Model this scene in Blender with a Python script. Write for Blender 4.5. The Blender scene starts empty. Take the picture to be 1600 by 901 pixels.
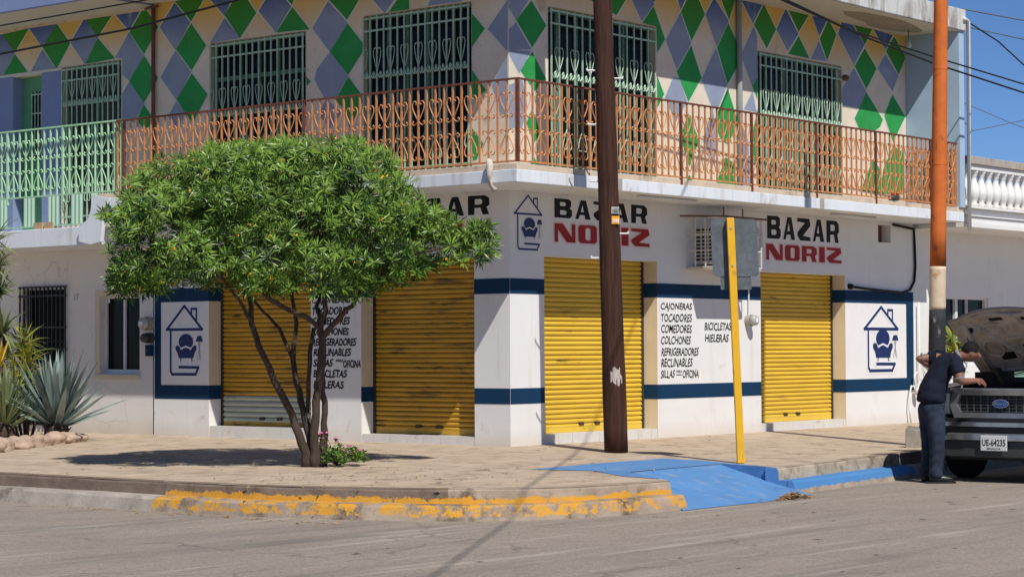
import bpy, bmesh, math, random
from mathutils import Vector, Matrix
random.seed(7)
S = bpy.context.scene
COL = S.collection
R = math.radians

# ------------------------------------------------------------------ camera
cam_d = bpy.data.cameras.new('camera'); cam = bpy.data.objects.new('camera', cam_d); COL.objects.link(cam)
cam_d.sensor_fit = 'HORIZONTAL'; cam_d.sensor_width = 36.0; cam_d.lens = 75.99
cam_d.clip_start = 0.1; cam_d.clip_end = 2000
YAW, PITCH, ROLL = 0.6851323, 0.0280230, -0.0046256
F = Vector((math.cos(YAW)*math.cos(PITCH), math.sin(YAW)*math.cos(PITCH), math.sin(PITCH)))
RT = Vector((math.sin(YAW), -math.cos(YAW), 0)); UP = RT.cross(F)
R2 = RT*math.cos(ROLL)+UP*math.sin(ROLL); U2 = UP*math.cos(ROLL)-RT*math.sin(ROLL)
M = Matrix((R2, U2, -F)).transposed().to_4x4(); M.translation = Vector((-21.50944, -17.61279, 1.25))
cam.matrix_world = M
S.camera = cam
# ------------------------------------------------------------------ sky, sun, exposure
SUN_DIR = Vector((1.0, 1.96, -2.63)).normalized()
w = bpy.data.worlds.new('World'); S.world = w; w.use_nodes = True
nt = w.node_tree; nt.nodes.clear()
sky = nt.nodes.new('ShaderNodeTexSky'); sky.sky_type = 'NISHITA'; sky.sun_disc = False
sky.sun_elevation = math.asin(-SUN_DIR.z); sky.sun_rotation = math.atan2(-SUN_DIR.x, -SUN_DIR.y)
sky.altitude = 2200; sky.air_density = 0.75; sky.dust_density = 0.1; sky.ozone_density = 10.0
bg = nt.nodes.new('ShaderNodeBackground'); bg.inputs[1].default_value = 0.09
wo = nt.nodes.new('ShaderNodeOutputWorld')
nt.links.new(sky.outputs[0], bg.inputs[0]); nt.links.new(bg.outputs[0], wo.inputs[0])
sl = bpy.data.lights.new('sun', 'SUN'); sl.energy = 4.35; sl.angle = R(0.53); sl.color = (1.0, 0.963, 0.89)
so = bpy.data.objects.new('sun', sl); COL.objects.link(so)
so.rotation_euler = SUN_DIR.to_track_quat('-Z', 'Y').to_euler(); so.location = (-20, -40, 50)
S.view_settings.view_transform = 'Standard'; S.view_settings.look = 'None'
S.view_settings.exposure = 0.08; S.view_settings.gamma = 1.0; S.view_settings.use_curve_mapping = False

# ------------------------------------------------------------------ helpers
class MB:
    def __init__(s): s.v = []; s.f = []; s.m = []; s.mi = 0
    def add(s, vs, fs):
        b = len(s.v); s.v += [tuple(p) for p in vs]
        for f in fs: s.f.append([b+i for i in f]); s.m.append(s.mi)
        return s
    def box(s, x0, y0, z0, x1, y1, z1):
        return s.add([(x0,y0,z0),(x1,y0,z0),(x1,y1,z0),(x0,y1,z0),(x0,y0,z1),(x1,y0,z1),(x1,y1,z1),(x0,y1,z1)],
              [(0,3,2,1),(4,5,6,7),(0,1,5,4),(1,2,6,5),(2,3,7,6),(3,0,4,7)])
    def hexa(s, bot, top):
        return s.add(list(bot)+list(top), [(3,2,1,0),(4,5,6,7),(0,1,5,4),(1,2,6,5),(2,3,7,6),(3,0,4,7)])
    def poly(s, pts): return s.add(pts, [tuple(range(len(pts)))])
    def prism(s, pts, off):
        n = len(pts); o = Vector(off)
        return s.add([Vector(p) for p in pts]+[Vector(p)+o for p in pts],
              [tuple(range(n)), tuple(range(2*n-1, n-1, -1))]+[(i,(i+1)%n,n+(i+1)%n,n+i) for i in range(n)])
    def tube(s, pts, r, n=6, cap=True):
        P = [Vector(p) for p in pts]; k = len(P); rs = r if isinstance(r, (list, tuple)) else [r]*k
        vs = []; fs = []; ref = None
        for i in range(k):
            t = (P[min(i+1,k-1)]-P[max(i-1,0)])
            t = t.normalized() if t.length > 1e-9 else Vector((0,0,1))
            if ref is None:
                a = Vector((0,0,1)) if abs(t.z) < .9 else Vector((1,0,0)); ref = t.cross(a).normalized()
            ref = (ref - t*ref.dot(t)).normalized(); b = t.cross(ref)
            for j in range(n):
                a = 2*math.pi*j/n; vs.append(P[i]+(ref*math.cos(a)+b*math.sin(a))*rs[i])
        for i in range(k-1):
            for j in range(n): fs.append((i*n+j, i*n+(j+1)%n, (i+1)*n+(j+1)%n, (i+1)*n+j))
        if cap: fs.append(tuple(range(n-1,-1,-1))); fs.append(tuple((k-1)*n+j for j in range(n)))
        return s.add(vs, fs)
    def lathe(s, c, prof, n=16, ax='z'):
        vs = []; fs = []
        for (r, h) in prof:
            for j in range(n):
                a = 2*math.pi*j/n; p = (r*math.cos(a), r*math.sin(a), h)
                if ax == 'x': p = (p[2], p[0], p[1])
                if ax == 'y': p = (p[0], p[2], p[1])
                vs.append((c[0]+p[0], c[1]+p[1], c[2]+p[2]))
        k = len(prof)
        for i in range(k-1):
            for j in range(n): fs.append((i*n+j, i*n+(j+1)%n, (i+1)*n+(j+1)%n, (i+1)*n+j))
        fs.append(tuple(range(n-1,-1,-1))); fs.append(tuple((k-1)*n+j for j in range(n)))
        return s.add(vs, fs)
    def build(s, name, mats, parent=None, smooth=False, recalc=True, bevel=0):
        me = bpy.data.meshes.new(name); me.from_pydata(s.v, [], s.f)
        for m in (mats if isinstance(mats, (list, tuple)) else [mats]): me.materials.append(m)
        me.polygons.foreach_set('material_index', s.m)
        if smooth: me.polygons.foreach_set('use_smooth', [True]*len(me.polygons))
        if recalc:
            bm = bmesh.new(); bm.from_mesh(me); bmesh.ops.recalc_face_normals(bm, faces=bm.faces); bm.to_mesh(me); bm.free()
        me.update()
        o = bpy.data.objects.new(name, me); COL.objects.link(o)
        if parent is not None: o.parent = parent
        if bevel:
            b = o.modifiers.new('bevel', 'BEVEL'); b.width = bevel; b.segments = 2; b.limit_method = 'ANGLE'
        return o
def tag(o, label=None, cat=None, group=None, kind=None):
    if label: o['label'] = label
    if cat: o['category'] = cat
    if group: o['group'] = group
    if kind: o['kind'] = kind
    return o
def thing(name, label, cat, loc=(0,0,0), rz=0, group=None):
    o = bpy.data.objects.new(name, None); COL.objects.link(o); o.location = loc; o.rotation_euler = (0,0,rz)
    o.empty_display_size = .2
    return tag(o, label, cat, group)
def dup(o, parent=None, offset=None):
    c = o.copy(); COL.objects.link(c)
    if parent is not None: c.parent = parent
    if offset is not None: c.location = Vector(offset)
    return c

# ------------------------------------------------------------------ materials (procedural)
def mat(name, col, rough=.8, var=.12, scale=6, bump=0, bscale=80, metal=0, stain=None, stain_amt=.0, stain_scale=3, stretch=None, coat=0):
    m = bpy.data.materials.new(name); m.use_nodes = True; n = m.node_tree.nodes; l = m.node_tree.links
    b = n['Principled BSDF']; b.inputs['Roughness'].default_value = rough; b.inputs['Metallic'].default_value = metal
    b.inputs['Specular IOR Level'].default_value = .5 if rough < .6 or metal else .22
    if coat: b.inputs['Coat Weight'].default_value = coat
    tc = n.new('ShaderNodeTexCoord'); src = tc.outputs['Object']
    if stretch:
        mp = n.new('ShaderNodeMapping'); mp.inputs['Scale'].default_value = stretch; l.new(src, mp.inputs[0]); src = mp.outputs[0]
    nz = n.new('ShaderNodeTexNoise'); nz.inputs['Scale'].default_value = scale; nz.inputs['Detail'].default_value = 7; nz.inputs['Roughness'].default_value = .62
    l.new(src, nz.inputs['Vector'])
    rmp = n.new('ShaderNodeValToRGB'); l.new(nz.outputs[0], rmp.inputs[0])
    e = rmp.color_ramp.elements; e[0].position = .3; e[1].position = .7
    e[0].color = tuple(c*(1-var) for c in col)+(1,); e[1].color = tuple(min(1, c*(1+var)) for c in col)+(1,)
    out = rmp.outputs[0]
    if stain:
        n2 = n.new('ShaderNodeTexNoise'); n2.inputs['Scale'].default_value = stain_scale; n2.inputs['Detail'].default_value = 9; n2.inputs['Roughness'].default_value = .7
        l.new(src, n2.inputs['Vector'])
        r2 = n.new('ShaderNodeMapRange'); r2.inputs[1].default_value = .62-stain_amt*.3; r2.inputs[2].default_value = .72-stain_amt*.2
        l.new(n2.outputs[0], r2.inputs[0])
        mx = n.new('ShaderNodeMix'); mx.data_type = 'RGBA'; l.new(r2.outputs[0], mx.inputs[0]); l.new(out, mx.inputs[6]); mx.inputs[7].default_value = tuple(stain)+(1,)
        out = mx.outputs[2]
    l.new(out, b.inputs['Base Color'])
    if bump:
        nb = n.new('ShaderNodeTexNoise'); nb.inputs['Scale'].default_value = bscale; nb.inputs['Detail'].default_value = 6
        l.new(src, nb.inputs['Vector'])
        bp = n.new('ShaderNodeBump'); bp.inputs['Strength'].default_value = bump; bp.inputs['Distance'].default_value = .01
        l.new(nb.outputs[0], bp.inputs['Height']); l.new(bp.outputs[0], b.inputs['Normal'])
    m['out'] = 0
    return m
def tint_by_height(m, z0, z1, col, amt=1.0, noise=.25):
    """blends towards col between heights z0 and z1: the colour itself changes with height"""
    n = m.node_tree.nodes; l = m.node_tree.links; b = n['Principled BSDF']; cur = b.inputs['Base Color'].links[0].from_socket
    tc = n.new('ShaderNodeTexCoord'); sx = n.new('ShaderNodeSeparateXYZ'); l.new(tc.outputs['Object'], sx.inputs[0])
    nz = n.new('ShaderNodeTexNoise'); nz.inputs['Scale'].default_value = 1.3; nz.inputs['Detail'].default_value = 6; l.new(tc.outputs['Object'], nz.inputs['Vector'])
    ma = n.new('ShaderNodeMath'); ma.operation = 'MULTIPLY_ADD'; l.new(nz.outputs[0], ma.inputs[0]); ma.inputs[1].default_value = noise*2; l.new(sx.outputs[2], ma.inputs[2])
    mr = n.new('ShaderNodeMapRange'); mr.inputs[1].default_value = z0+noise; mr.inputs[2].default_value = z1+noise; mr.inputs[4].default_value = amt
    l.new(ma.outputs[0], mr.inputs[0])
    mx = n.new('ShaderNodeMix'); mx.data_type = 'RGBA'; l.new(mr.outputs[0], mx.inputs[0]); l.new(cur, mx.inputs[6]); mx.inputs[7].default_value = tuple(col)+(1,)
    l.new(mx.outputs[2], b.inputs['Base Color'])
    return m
def streaks(m, col, lo, hi, amt, sc=(5,5,.3), scale=1.0, detail=7):
    """vertical runs of dirt, their own shape"""
    n = m.node_tree.nodes; l = m.node_tree.links; b = n['Principled BSDF']; cur = b.inputs['Base Color'].links[0].from_socket
    tc = n.new('ShaderNodeTexCoord'); mp = n.new('ShaderNodeMapping'); mp.inputs['Scale'].default_value = sc; l.new(tc.outputs['Object'], mp.inputs[0])
    nz = n.new('ShaderNodeTexNoise'); nz.inputs['Scale'].default_value = scale; nz.inputs['Detail'].default_value = detail; nz.inputs['Roughness'].default_value = .65; l.new(mp.outputs[0], nz.inputs['Vector'])
    mr = n.new('ShaderNodeMapRange'); mr.inputs[1].default_value = lo; mr.inputs[2].default_value = hi; mr.inputs[4].default_value = amt; l.new(nz.outputs[0], mr.inputs[0])
    mx = n.new('ShaderNodeMix'); mx.data_type = 'RGBA'; l.new(mr.outputs[0], mx.inputs[0]); l.new(cur, mx.inputs[6]); mx.inputs[7].default_value = tuple(col)+(1,)
    l.new(mx.outputs[2], b.inputs['Base Color']); return m
def cracks(m, col, scale, width, amt, warp=.35):
    """thin irregular crack lines"""
    n = m.node_tree.nodes; l = m.node_tree.links; b = n['Principled BSDF']; cur = b.inputs['Base Color'].links[0].from_socket
    tc = n.new('ShaderNodeTexCoord'); nz = n.new('ShaderNodeTexNoise'); nz.inputs['Scale'].default_value = 2.2; nz.inputs['Detail'].default_value = 6; l.new(tc.outputs['Object'], nz.inputs['Vector'])
    vm = n.new('ShaderNodeVectorMath'); vm.operation = 'MULTIPLY_ADD'; l.new(nz.outputs['Color'], vm.inputs[0]); vm.inputs[1].default_value = (warp,warp,warp); l.new(tc.outputs['Object'], vm.inputs[2])
    vo = n.new('ShaderNodeTexVoronoi'); vo.feature = 'DISTANCE_TO_EDGE'; vo.inputs['Scale'].default_value = scale; l.new(vm.outputs[0], vo.inputs['Vector'])
    n2 = n.new('ShaderNodeTexNoise'); n2.inputs['Scale'].default_value = .8; l.new(tc.outputs['Object'], n2.inputs['Vector'])
    g2 = n.new('ShaderNodeMapRange'); g2.inputs[1].default_value = .48; g2.inputs[2].default_value = .6; g2.inputs[4].default_value = amt; l.new(n2.outputs[0], g2.inputs[0])
    mr = n.new('ShaderNodeMapRange'); mr.inputs[1].default_value = width; mr.inputs[2].default_value = width*.3; l.new(vo.outputs['Distance'], mr.inputs[0])
    mu = n.new('ShaderNodeMath'); mu.operation = 'MULTIPLY'; l.new(mr.outputs[0], mu.inputs[0]); l.new(g2.outputs[0], mu.inputs[1])
    mx = n.new('ShaderNodeMix'); mx.data_type = 'RGBA'; l.new(mu.outputs[0], mx.inputs[0]); l.new(cur, mx.inputs[6]); mx.inputs[7].default_value = tuple(col)+(1,)
    l.new(mx.outputs[2], b.inputs['Base Color']); return m
MT = {}
MT['white'] = mat('white_wall_paint', (.765,.75,.73), .85, .035, 1.6, .10, 45, stain=(.56,.50,.43), stain_amt=.0, stain_scale=1.7)
tint_by_height(MT['white'], .22, -.02, (.60,.50,.40), .55, .12)
MT['cream_jamb'] = mat('cream_jamb_paint', (.66,.56,.40), .85, .05, 3, .08, 60)
MT['band'] = mat('blue_band_paint', (.003,.034,.088), .75, .10, 4, .03, 60)
MT['cream'] = mat('cream_diamond_wall', (.72,.63,.51), .88, .08, 3, .12, 40, stain=(.42,.37,.30), stain_amt=.1, stain_scale=2.2)
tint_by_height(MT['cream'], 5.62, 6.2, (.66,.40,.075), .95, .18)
MT['green_d'] = mat('green_diamond_paint', (.028,.30,.072), .75, .14, 3, .06, 50, stain=(.06,.27,.10), stain_amt=.1, stain_scale=3)
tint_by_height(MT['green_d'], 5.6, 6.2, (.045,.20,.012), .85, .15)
MT['blue_d'] = mat('slate_blue_diamond_paint', (.27,.315,.42), .75, .09, 3, .06, 50, stain=(.33,.37,.48), stain_amt=.05, stain_scale=3)
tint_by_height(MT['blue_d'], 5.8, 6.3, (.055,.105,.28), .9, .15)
MT['line_d'] = mat('pale_line_paint', (.62,.64,.56), .8, .06, 5)
MT['slab'] = mat('white_slab_edge', (.72,.75,.78), .85, .05, 2, .15, 30, stain=(.45,.42,.36), stain_amt=.12, stain_scale=2.5, stretch=(1,1,.35))
MT['lip'] = mat('cream_slab_lip', (.62,.50,.38), .85, .12, 4, .2, 30, stain=(.36,.26,.18), stain_amt=.25)
MT['soffit'] = mat('soffit_paint', (.62,.57,.48), .9, .05, 2, .05, 40)
MT['roofedge'] = mat('weathered_roof_edge', (.60,.61,.60), .9, .12, 3, .25, 25, stain=(.30,.26,.22), stain_amt=.55, stain_scale=3, stretch=(1,1,.3))
MT['spall'] = mat('bare_plaster_patch', (.34,.29,.23), .95, .15, 9, .4, 50)
MT['wing'] = mat('pale_blue_wing_wall', (.36,.47,.60), .85, .07, 2, .08, 40)
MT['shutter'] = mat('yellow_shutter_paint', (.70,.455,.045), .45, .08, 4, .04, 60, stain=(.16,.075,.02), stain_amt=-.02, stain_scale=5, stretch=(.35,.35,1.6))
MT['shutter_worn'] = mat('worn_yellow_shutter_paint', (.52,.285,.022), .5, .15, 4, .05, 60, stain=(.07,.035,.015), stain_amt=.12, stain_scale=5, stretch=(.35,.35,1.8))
MT['galv'] = mat('bare_galvanised_slats', (.42,.45,.36), .5, .14, 6, .05, 60, stain=(.25,.2,.12), stain_amt=.1, stretch=(.4,.4,2))
MT['track'] = mat('dark_shutter_track', (.05,.04,.03), .7, .2, 10)
MT['tile'] = mat('white_sill_tile', (.66,.64,.60), .35, .06, 5, stain=(.45,.38,.3), stain_amt=.08)
MT['rust'] = mat('rusty_orange_railing', (.57,.245,.10), .65, .22, 14, .1, 90, stain=(.22,.075,.03), stain_amt=.2, stain_scale=9)
MT['rust_dark'] = mat('dark_rust_rail', (.17,.055,.035), .7, .25, 12, .1, 90)
MT['railgreen'] = mat('pale_green_railing', (.40,.66,.40), .55, .12, 12, .05, 90, stain=(.5,.62,.45), stain_amt=.15, stain_scale=7)
MT['grille'] = mat('pale_green_grille', (.37,.52,.39), .55, .15, 10, .05, 90)
MT['frame'] = mat('green_window_frame', (.12,.24,.16), .6, .18, 7, .08, 60)
MT['glass'] = mat('dark_window_glass', (.007,.008,.008), .15, .4, 1.2)
MT['glass'].node_tree.nodes['Principled BSDF'].inputs['Specular IOR Level'].default_value = .12
MT['curtain'] = mat('dark_room_curtain', (.05,.06,.055), .9, .4, 5, stretch=(3,3,.3))
MT['black'] = mat('black_paint', (.012,.012,.013), .5, .1, 8)
MT['letter'] = mat('black_sign_paint', (.008,.008,.010), .6, .2, 8)
MT['red'] = mat('red_sign_paint', (.33,.022,.018), .6, .12, 6)
MT['halo'] = mat('white_sign_outline', (.80,.80,.80), .7, .03, 5)
MT['halo_pink'] = mat('pinkish_sign_outline', (.80,.60,.58), .7, .04, 5)
MT['logo'] = mat('navy_logo_paint', (.006,.018,.105), .55, .1, 6)
MT['alum'] = mat('white_aluminium', (.72,.72,.72), .4, .04, 8)
MT['concrete'] = mat('grey_concrete', (.40,.36,.31), .9, .14, 5, .3, 40, stain=(.2,.17,.14), stain_amt=.2)
MT['pvc'] = mat('white_pipe', (.72,.72,.70), .5, .06, 6)
MT['rustpipe'] = mat('rust_brown_pipe', (.16,.075,.05), .7, .2, 9)
MT['greypipe'] = mat('grey_steel_pipe', (.30,.32,.33), .5, .1, 9)
MT['cable'] = mat('black_cable', (.012,.012,.013), .6, .1, 9)
MT['cable_grey'] = mat('grey_cable', (.12,.125,.13), .6, .1, 9)
MT['plaster'] = mat('white_plaster_neighbour', (.72,.69,.65), .9, .05, 1.5, .2, 35, stain=(.50,.45,.38), stain_amt=.06, stain_scale=2)
tint_by_height(MT['plaster'], .30, -.02, (.56,.45,.34), .7, .15)
MT['bluewall'] = mat('slate_blue_wall', (.22,.28,.47), .85, .08, 3, .08, 40)
MT['greendoor'] = mat('green_metal_door', (.10,.30,.14), .5, .1, 6)
MT['panelgreen'] = mat('pale_green_metal_panel', (.42,.62,.46), .55, .07, 6, stretch=(1,1,.2))
MT['tileroof'] = mat('brown_roof_tile', (.22,.12,.08), .8, .2, 6, .3, 30)
MT['brick'] = mat('old_brick', (.5,.36,.22), .9, .2, 9, .3, 40)
MT['bark'] = mat('brown_grey_bark', (.070,.048,.036), .95, .35, 9, .8, 45, stretch=(1,1,.35))
MT['pole_wood'] = mat('creosoted_pole_wood', (.055,.024,.016), .85, .5, 14, .8, 60, stretch=(2,2,.12), stain=(.12,.075,.05), stain_amt=.1, stain_scale=12)
MT['sticker'] = mat('torn_paper_scrap', (.45,.38,.34), .9, .3, 18)
MT['orange'] = mat('orange_pole_paint', (.58,.145,.032), .7, .14, 5, .15, 40, stain=(.24,.07,.03), stain_amt=.12, stain_scale=6)
MT['polecream'] = mat('cream_pole_paint', (.66,.52,.36), .8, .14, 5, .2, 40, stain=(.5,.22,.06), stain_amt=.12, stain_scale=7)
MT['poleblack'] = mat('scuffed_black_pole_paint', (.035,.036,.04), .8, .3, 6, .2, 40, stain=(.4,.36,.3), stain_amt=.15, stain_scale=10, stretch=(1,1,.35))
MT['signgrey'] = mat('bare_sign_back', (.105,.122,.132), .55, .3, 9, .15, 50, metal=.15, stain=(.09,.11,.13), stain_amt=.3, stain_scale=14)
MT['postyellow'] = mat('yellow_post_paint', (.78,.42,.012), .45, .07, 7, .05, 60, stain=(.3,.14,.02), stain_amt=-.05, stain_scale=14)
MT['meter'] = mat('meter_glass_grey', (.42,.42,.38), .25, .15, 9)
MT['ac'] = mat('cream_ac_plastic', (.66,.63,.56), .5, .06, 7)
MT['rustcage'] = mat('white_cage_bars', (.62,.56,.50), .6, .2, 12, stain=(.3,.15,.08), stain_amt=.15, stain_scale=12)
MT['sidepaint'] = mat('blue_ramp_paint', (.10,.245,.49), .85, .10, 2.5, .08, 35, stain=(.10,.24,.46), stain_amt=.12, stain_scale=3)
MT['stone'] = mat('pinkish_field_stone', (.42,.31,.235), .95, .22, 7, .5, 30)
MT['flower'] = mat('orange_yellow_blossom', (.85,.38,.03), .6, .15, 30)
MT['pink'] = mat('pink_blossom', (.62,.16,.32), .6, .2, 30)
MT['rag'] = mat('dirty_white_rag', (.55,.49,.42), .95, .2, 18, .5, 50)
MT['skin'] = mat('brown_skin', (.24,.105,.062), .55, .08, 9)
MT['navy'] = mat('navy_knit_shirt', (.010,.013,.026), .9, .15, 40, .25, 160)
MT['trim_and_lit_rim'] = mat('shirt_trim_and_sunlit_hood_rim', (.22,.22,.23), .9, .05, 20)
MT['denim'] = mat('dark_blue_denim', (.022,.031,.052), .9, .4, 9, .35, 140, stain=(.04,.05,.07), stain_amt=.1, stain_scale=5)
MT['shoe'] = mat('black_leather_shoe', (.010,.010,.011), .4, .2, 20)
MT['hair'] = mat('black_hair', (.008,.007,.007), .7, .2, 60, .6, 220)
MT['carpaint'] = mat('black_car_paint', (.010,.011,.012), .28, .1, 4, coat=.5)
MT['carplastic'] = mat('grey_bumper_plastic', (.045,.046,.048), .55, .2, 8, .1, 80)
MT['chrome'] = mat('chrome_trim', (.46,.46,.455), .28, .2, 7, metal=.8)
MT['hoodunder'] = mat('dusty_hood_underside', (.46,.385,.315), .9, .35, 6, .3, 30)
MT['grillegrey'] = mat('grille_mesh_grey', (.10,.10,.10), .5, .2, 9)
MT['headlight'] = mat('clouded_headlight_lens', (.36,.39,.35), .35, .2, 9, coat=.5)
MT['windshield'] = mat('pale_windshield_glass', (.22,.36,.30), .12, .08, 2)
MT['tyre'] = mat('tyre_rubber', (.014,.014,.014), .9, .15, 20, .2, 80)
MT['emblem'] = mat('blue_emblem_enamel', (.015,.06,.25), .25, .05, 9, coat=.5)
MT['plate'] = mat('white_licence_plate', (.70,.70,.69), .5, .06, 12)
MT['engine'] = mat('greasy_engine', (.018,.017,.016), .7, .5, 9, .3, 40)
MT['dryleaf'] = mat('dry_leaf', (.40,.235,.085), .9, .35, 25)

def leaf_mat(name, c0, c1, rough=.5, trans=.25):
    m = bpy.data.materials.new(name); m.use_nodes = True; n = m.node_tree.nodes; l = m.node_tree.links
    b = n['Principled BSDF']; b.inputs['Roughness'].default_value = rough
    g = n.new('ShaderNodeNewGeometry'); r = n.new('ShaderNodeValToRGB'); l.new(g.outputs['Random Per Island'], r.inputs[0])
    r.color_ramp.elements[0].color = tuple(c0)+(1,); r.color_ramp.elements[1].color = tuple(c1)+(1,)
    tc = n.new('ShaderNodeTexCoord'); nz = n.new('ShaderNodeTexNoise'); nz.inputs['Scale'].default_value = 3.2; nz.inputs['Detail'].default_value = 3; l.new(tc.outputs['Object'], nz.inputs['Vector'])
    ad = n.new('ShaderNodeMath'); ad.operation = 'MULTIPLY_ADD'; l.new(nz.outputs[0], ad.inputs[0]); ad.inputs[1].default_value = 2.2; ad.inputs[2].default_value = -1.1
    a2 = n.new('ShaderNodeMath'); a2.operation = 'ADD'; l.new(ad.outputs[0], a2.inputs[0]); l.new(g.outputs['Random Per Island'], a2.inputs[1]); l.new(a2.outputs[0], r.inputs[0])
    l.new(r.outputs[0], b.inputs['Base Color'])
    t = n.new('ShaderNodeBsdfTranslucent'); l.new(r.outputs[0], t.inputs[0])
    mx = n.new('ShaderNodeMixShader'); mx.inputs[0].default_value = trans
    l.new(b.outputs[0], mx.inputs[1]); l.new(t.outputs[0], mx.inputs[2])
    l.new(mx.outputs[0], n['Material Output'].inputs[0])
    return m
MT['leaf'] = leaf_mat('oleander_leaf', (.018,.060,.008), (.22,.36,.045), .38, .12)
MT['leaf_y'] = leaf_mat('yellowish_leaf', (.10,.17,.03), (.42,.36,.04), .5, .2)
MT['agave'] = leaf_mat('blue_agave_leaf', (.065,.10,.092), (.29,.37,.335), .5, .05)
MT['agave_g'] = leaf_mat('green_agave_leaf', (.12,.17,.07), (.24,.28,.12), .5, .05)
MT['croton'] = leaf_mat('yellow_croton_leaf', (.50,.30,.02), (.65,.48,.04), .5, .2)

# ------------------------------------------------------------------ ground: road, pavement, kerb, ramp
ZR = -0.36
def SWZ(x, y): return -0.08*max(-x/6.7, -y/4.9, 0)
def road_mat():
    m = mat('dusty_asphalt', (.315,.262,.215), .92, .10, 1.1, .35, 55)
    n = m.node_tree.nodes; l = m.node_tree.links; b = n['Principled BSDF']; cur = b.inputs['Base Color'].links[0].from_socket
    tc = n.new('ShaderNodeTexCoord')
    def layer(cur, scale, rot, sc, lo, hi, col, amt, detail=8):
        mp = n.new('ShaderNodeMapping'); mp.inputs['Rotation'].default_value = (0,0,rot); mp.inputs['Scale'].default_value = sc; l.new(tc.outputs['Object'], mp.inputs[0])
        nz = n.new('ShaderNodeTexNoise'); nz.inputs['Scale'].default_value = scale; nz.inputs['Detail'].default_value = detail; nz.inputs['Roughness'].default_value = .65; l.new(mp.outputs[0], nz.inputs['Vector'])
        mr = n.new('ShaderNodeMapRange'); mr.inputs[1].default_value = lo; mr.inputs[2].default_value = hi; mr.inputs[4].default_value = amt; l.new(nz.outputs[0], mr.inputs[0])
        mx = n.new('ShaderNodeMix'); mx.data_type = 'RGBA'; l.new(mr.outputs[0], mx.inputs[0]); l.new(cur, mx.inputs[6]); mx.inputs[7].default_value = tuple(col)+(1,)
        return mx.outputs[2]
    cur = layer(cur, 22, 0, (1,1,1), .50, .68, (.13,.112,.098), .55, 6)
    cur = layer(cur, 60, 0, (1,1,1), .52, .66, (.10,.085,.075), .6, 3)
    cur = layer(cur, 45, R(30), (1,1.4,1), .57, .66, (.46,.41,.365), .6, 4)
    cur = layer(cur, .9, R(38), (.25,2.2,1), .52, .72, (.16,.14,.125), .8)
    cur = layer(cur, 1.4, R(8), (.2,3,1), .56, .7, (.44,.385,.33), .8)
    cur = layer(cur, 2.0, R(20), (.35,1.6,1), .66, .70, (.10,.09,.08), .8)
    l.new(cur, b.inputs['Base Color'])
    cracks(m, (.10,.085,.075), .45, .010, .45, .5)
    return m
g = MB(); g.poly([(-300,-300,ZR),(300,-300,ZR),(300,300,ZR),(-300,300,ZR)])
tag(g.build('road', road_mat()), kind='structure')

EDGE_L = [(-6.72,16),(-6.72,6),(-6.72,2),(-6.71,-1.0),(-6.62,-2.2),(-6.40,-3.2),(-6.10,-3.93),(-5.98,-4.13)]
CREASE = (-5.86,-5.86*4.9/6.7)
EDGE_C = [(-5.52,-4.60),(-5.02,-4.86),(-4.35,-4.99),(-3.62,-5.03)]
EDGE_R = [(-1.12,-4.72),(.6,-4.50),(2.4,-4.28),(6,-4.05),(18,-3.7)]
def pave_mat():
    m = mat('dusty_pavement', (.50,.395,.29), .92, .09, 1.3, .3, 40, stain=(.30,.23,.175), stain_amt=.12, stain_scale=1.1)
    n = m.node_tree.nodes; l = m.node_tree.links; b = n['Principled BSDF']; cur = b.inputs['Base Color'].links[0].from_socket
    tc = n.new('ShaderNodeTexCoord'); mp = n.new('ShaderNodeMapping'); mp.inputs['Rotation'].default_value = (0,0,R(3)); l.new(tc.outputs['Object'], mp.inputs[0])
    br = n.new('ShaderNodeTexBrick'); br.offset = 0; br.inputs['Scale'].default_value = 1.0; br.inputs['Mortar Size'].default_value = .006; br.inputs['Mortar Smooth'].default_value = .5
    br.inputs['Brick Width'].default_value = 1.35; br.inputs['Row Height'].default_value = 1.35
    nz = n.new('ShaderNodeTexNoise'); nz.inputs['Scale'].default_value = 3; l.new(mp.outputs[0], nz.inputs['Vector'])
    vm = n.new('ShaderNodeVectorMath'); vm.operation = 'MULTIPLY_ADD'; l.new(nz.outputs['Color'], vm.inputs[0]); vm.inputs[1].default_value = (.06,.06,0); l.new(mp.outputs[0], vm.inputs[2])
    l.new(vm.outputs[0], br.inputs['Vector'])
    mx = n.new('ShaderNodeMix'); mx.data_type = 'RGBA'; 
    mm = n.new('ShaderNodeMath'); mm.operation = 'MULTIPLY'; mm.inputs[1].default_value = .8; l.new(br.outputs['Fac'], mm.inputs[0])
    l.new(mm.outputs[0], mx.inputs[0]); l.new(cur, mx.inputs[6]); mx.inputs[7].default_value = (.17,.125,.09,1)
    n3 = n.new('ShaderNodeTexNoise'); n3.inputs['Scale'].default_value = 38; n3.inputs['Detail'].default_value = 4; l.new(tc.outputs['Object'], n3.inputs['Vector'])
    m3 = n.new('ShaderNodeMapRange'); m3.inputs[1].default_value = .55; m3.inputs[2].default_value = .7; m3.inputs[4].default_value = .45; l.new(n3.outputs[0], m3.inputs[0])
    m4 = n.new('ShaderNodeMix'); m4.data_type = 'RGBA'; l.new(m3.outputs[0], m4.inputs[0]); l.new(mx.outputs[2], m4.inputs[6]); m4.inputs[7].default_value = (.24,.185,.14,1)
    l.new(m4.outputs[2], b.inputs['Base Color'])
    cracks(m, (.13,.095,.07), .8, .012, .8, .4); streaks(m, (.27,.20,.145), .48, .68, .8, (1.2,1.2,1), 2.6, 10); streaks(m, (.58,.49,.39), .55, .75, .6, (.6,1.6,1), 1.7, 9)
    return m
P3 = lambda p: (p[0], p[1], SWZ(p[0], p[1]))
RAMP_TL, RAMP_TR = (-2.86,-3.98), (-1.02,-3.9)
g = MB()
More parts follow.
